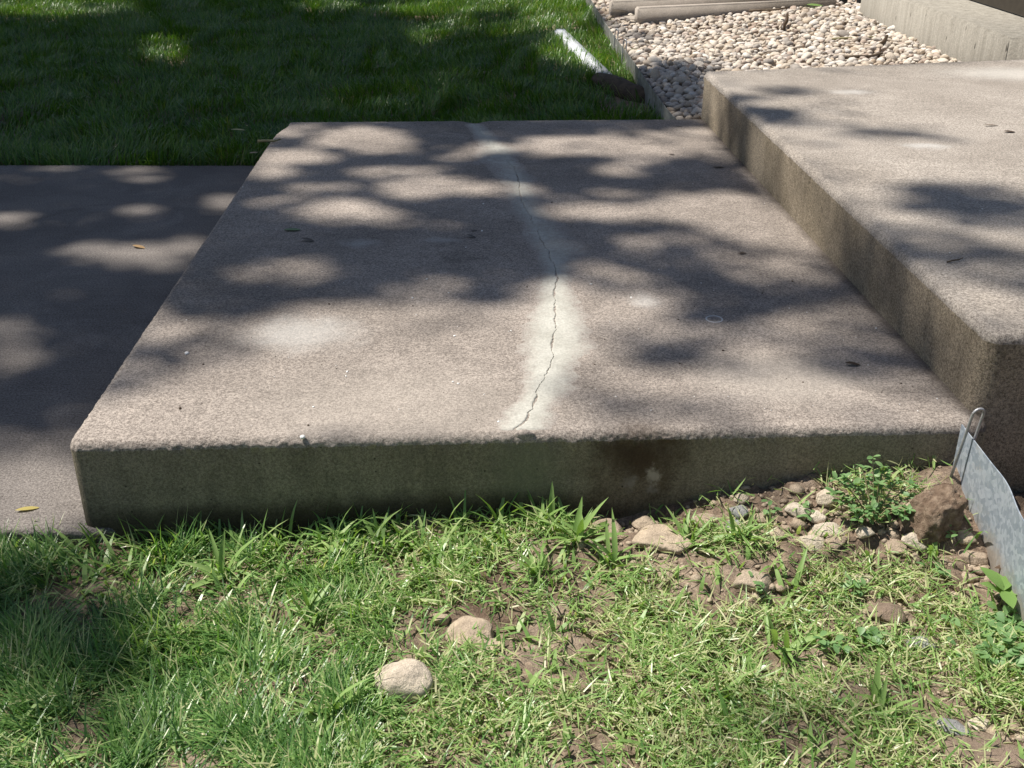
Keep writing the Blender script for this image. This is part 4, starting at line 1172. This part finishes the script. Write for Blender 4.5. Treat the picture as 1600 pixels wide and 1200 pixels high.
for (x, y, L_, n_, lab) in TUFTS:
    p = gp(x, y); p.z = float(rough_ground(p.x, p.y)) - .003
    if p.y > face_y(p.x) - .012 and p.x > LFL.x: p.y = face_y(p.x) - .015
    t_ = empty('grass_tuft', p, lab, 'grass tuft', 'coarse grass tufts')
    a_ = R.uniform(0, 6.28)
    n_ = int(n_ * 1.8)
    for k in range(n_):
        el = 1.35 - abs(R.gauss(0, .5)) - .12 * k / n_ if k else 1.4
        put_leaf(R.choice(BLADE), 'blade', t_, (R.gauss(0, .011), R.gauss(0, .009), 0), 1.3 * L_ * (R.uniform(.6, 1.05) if k else 1.15), a_ + k * 2.4 + R.gauss(0, .4), max(el, .15), R.gauss(0, .4), R.uniform(.7, 1.1))
# leafy weed
p = gp(1365, 815); p.z -= .004
weed = empty('leafy_weed', p, 'bushy small leaved green weed growing against the landing face', 'weed')
tips = [(-.075, .02, .115), (-.045, .03, .085), (-.01, .045, .15), (.02, .03, .11), (.05, .03, .095), (.085, .03, .085), (-.06, -.02, .05), (-.02, -.03, .06), (.03, -.03, .055), (.065, -.02, .05), (-.085, .0, .06), (.0, .01, .10), (.10, .02, .06), (-.10, .015, .075), (-.09, .03, .10), (-.05, -.04, .035), (.05, -.035, .04), (.02, .05, .12), (-.03, .05, .12)]
for i, tip in enumerate(tips):
    tip = Vector(tip) * .9; mid = tip * .5 + Vector((tip.x * .1, tip.y * .1, .02))
    pts = densify([Vector((0, 0, 0)), mid, tip], 5)
    bm_obj('stem', tube([Vector(q_) for q_ in pts], .0014, 6), M_STEM).parent = weed
    for k in range(2, len(pts)):
        for sgn in (-1, 1):
            if R.random() < .3: continue
            az = math.atan2(tip.y, tip.x) + sgn * R.uniform(.6, 1.4)
            put_leaf(OVAL, 'leaf', weed, pts[k], R.uniform(.010, .020), az, R.uniform(-.1, .6), R.gauss(0, .3), R.uniform(.8, 1.15))
    for _ in range(3): put_leaf(OVAL, 'leaf', weed, pts[-1], R.uniform(.012, .02), R.uniform(0, 6.28), R.uniform(.2, 1), R.gauss(0, .3))
def rosette(name, px_, py_, n_, L_, me, label, cat, stemh=.02, el=(.2, .8), group=None, spread=0.):
    p = gp(px_, py_); p.z = float(rough_ground(p.x, p.y))
    t_ = empty(name, p, label, cat, group)
    bm_obj('stem', tube([Vector((0, 0, -.005)), Vector((.002, 0, stemh * .5)), Vector((0, .002, stemh))], .002, 6), M_STEM).parent = t_
    for k in range(n_):
        o = Vector((R.gauss(0, spread), R.gauss(0, spread), stemh + R.uniform(-.01, .008)))
        put_leaf(me, 'leaf', t_, o, L_ * R.uniform(.7, 1.1), k * 2.4 + R.gauss(0, .3), R.uniform(*el), R.gauss(0, .2))
    return t_
rosette('seedling', 1560, 955, 7, .055, BIG, 'bright green broad leaved seedling beside the end of the galvanized strip', 'seedling', .03)
CLOV = [(1545, 990, 40, 'low leafy clover below the bright seedling'), (1590, 985, 46, 'leafy clover at the right edge under the seedling'), (1585, 1040, 44, 'clover patch at the right edge of the grass'), (1535, 1035, 30, 'clover in front of the seedling'), (1470, 905, 12, 'small rosette weed below the dirt clod'), (1330, 930, 14, 'small clover in the clippings below the leafy weed'), (1355, 1010, 20, 'grey green clover near the brown stone plate'), (1300, 1025, 16, 'clover sprig left of the brown stone plate'),
        (1475, 845, 9, 'sprig of weed at the foot of the dirt clod'), (1255, 815, 9, 'tiny sprig between the rubble stones'), (1205, 800, 9, 'tiny sprig at the back of the rubble'), (1180, 935, 10, 'small leafy sprig beside the flat tan stone')]
for (x, y, n_, lab) in CLOV:
    rosette('clover', x, y, n_, .02, OVAL if n_ < 20 else HEART, lab, 'clover', .02, (.0, .7), 'clover and small weeds', .022 if n_ > 25 else .012)

# ------------------------------------------------------------------ litter
def fallen(px_, py_, z, length, me, mat, az, label, curl=0., name='fallen_leaf', cat='leaf', wid=.8, lift=.004):
    p = at(px_, py_, z)
    o = bpy.data.objects.new(name, me.copy()); o.data.materials.clear(); o.data.materials.append(mat); link(o)
    zz_ = z(p.x, p.y) if callable(z) else z
    o.location = (p.x - math.cos(az) * length / 2, p.y - math.sin(az) * length / 2, zz_ + lift - .003 + .06 * length + .3 * curl * length)
    o.scale = (length, length * wid, length * (.28 + curl)); o.rotation_euler = (R.gauss(0, .08), curl * .15, az)
    return tag(o, label, cat)
fallen(457, 360, H1, .055, OVAL, M_GREENLEAF, .1, 'fresh green leaf lying on the left of the landing', wid=1.1)
fallen(480, 377, H1, .048, OVAL, M_BROWN, -.1, 'dark brown curled leaf just below the green leaf', .4)
fallen(736, 371, H1, .035, OVAL, M_BROWN, -.4, 'small brown leaf in the middle of the landing', .4)
fallen(741, 361, H1, .022, OVAL, M_BROWN, .2, 'tiny brown leaf bit above the small brown leaf', .1)
fallen(217, 387, 0.0, .055, OVAL, M_TAN, -.35, 'curled tan leaf in a sun fleck on the walkway', .18)
fallen(43, 797, 0.0, .05, OVAL, M_YELLOW, .35, 'narrow yellow leaf at the front edge of the walkway', .08, wid=.55)
fallen(373, 212, .05, .07, OVAL, M_YELLOW, .05, 'yellowish leaf lying on the shaded lawn', .05, lift=.03)
fallen(397, 245, .04, .05, OVAL, M_TAN, .9, 'orange brown leaf between lawn and landing corner', .1, lift=.02)
fallen(1332, 571, H1, .04, OVAL, M_BROWN, .05, 'dark chip of bark on the right of the landing', .35, name='bark_chip', cat='bark chip')
fallen(1060, 198, H1, .035, OVAL, M_BROWN, .1, 'dark leaf near the back edge of the landing', .1)
fallen(1049, 242, H1, .028, OVAL, M_BROWN, -.3, 'dark leaf bit below the one at the back edge', .1)
fallen(1122, 262, H1, .05, OVAL, M_BROWN, .2, 'dark leaf in the shade at the foot of the step', .05)
fallen(1160, 397, H1, .03, OVAL, M_BROWN, .4, 'brown leaf bit in the shade near the middle of the step', .1)
fallen(1577, 207, upper_z, .045, OVAL, M_BROWN, .1, 'dark leaf on the far right of the step', .1)
fallen(1548, 197, upper_z, .06, OVAL, M_TWIG, .15, 'thin dry seed husk on the step', .02, name='seed_husk', cat='husk', wid=.4)
fallen(1272, 17, GRAV + .05, .13, OVAL, M_SEEDLING, .05, 'green leaf lying on the gravel by the splash block', .05, lift=.04)
def twig(px_, py_, z, length, az, r, label, mat=M_TWIG, up=.0, name='twig', cat='twig'):
    p = at(px_, py_, z); zz_ = z(p.x, p.y) if callable(z) else z
    d = Vector((math.cos(az), math.sin(az), up)); c = Vector((p.x, p.y, zz_ + r + .002)); sd = Vector((-d.y, d.x, 0))
    pts = [c - d * length / 2, c - d * length * .15 + sd * length * .04, c + d * length * .2 - sd * length * .03, c + d * length / 2 + Vector((0, 0, r))]
    return tag(bm_obj(name, tube(pts, [r, r * .9, r * .8, r * .5], 7), mat), label, cat)
twig(1492, 409, upper_z, .055, .5, .0022, 'short dark twig on the step near its middle')
twig(421, 223, H1, .10, .12, .006, 'pale twig at the back left corner of the landing', M_STEM)
twig(1226, 42, GRAV + .06, .16, 1.2, .018, 'dark stick standing out of the gravel in front of the splash block', M_BROWN, .5)
twig(1376, 74, GRAV + .06, .17, .9, .017, 'dark piece of wood on the gravel near the wall', M_BROWN, .3)
twig(1345, 92, GRAV + .05, .26, .05, .012, 'brown twig on the gravel behind the step edge', M_TWIG, .05)
twig(1372, 92, GRAV + .05, .14, 1.2, .008, 'thin upright twig crossing the brown one', M_BROWN, .6)
twig(1200, 18, GRAV + .12, .28, -.4, .010, 'bent dry stalk across the splash block', M_TWIG, .1)
twig(1335, 62, GRAV + .06, .3, .1, .008, 'pale dry stem on the gravel in front of the wall', M_STEM, .02)
for i, (x, y, az, lab) in enumerate([(968, 22, .3, 'dead brown leaf at the left end of the splash block, uppermost'), (980, 30, 1.4, 'dead brown leaf against the left end of the splash block'), (965, 34, 2.5, 'dead brown leaf on the gravel by the back edging'), (985, 37, .9, 'dead brown leaf at the foot of the splash block rim'), (955, 15, .1, 'dead brown leaf behind the splash block by the edging')]):
    fallen(x, y, GRAV + .03, .13, OVAL, M_BROWN, az, lab, .3, lift=.02)
fallen(1572, 918, ground, .06, OVAL, M_BROWN, 2.9, 'curled dry brown leaf leaning over the bright seedling', .5, wid=.6, lift=.045)
print('objects', len(bpy.data.objects))
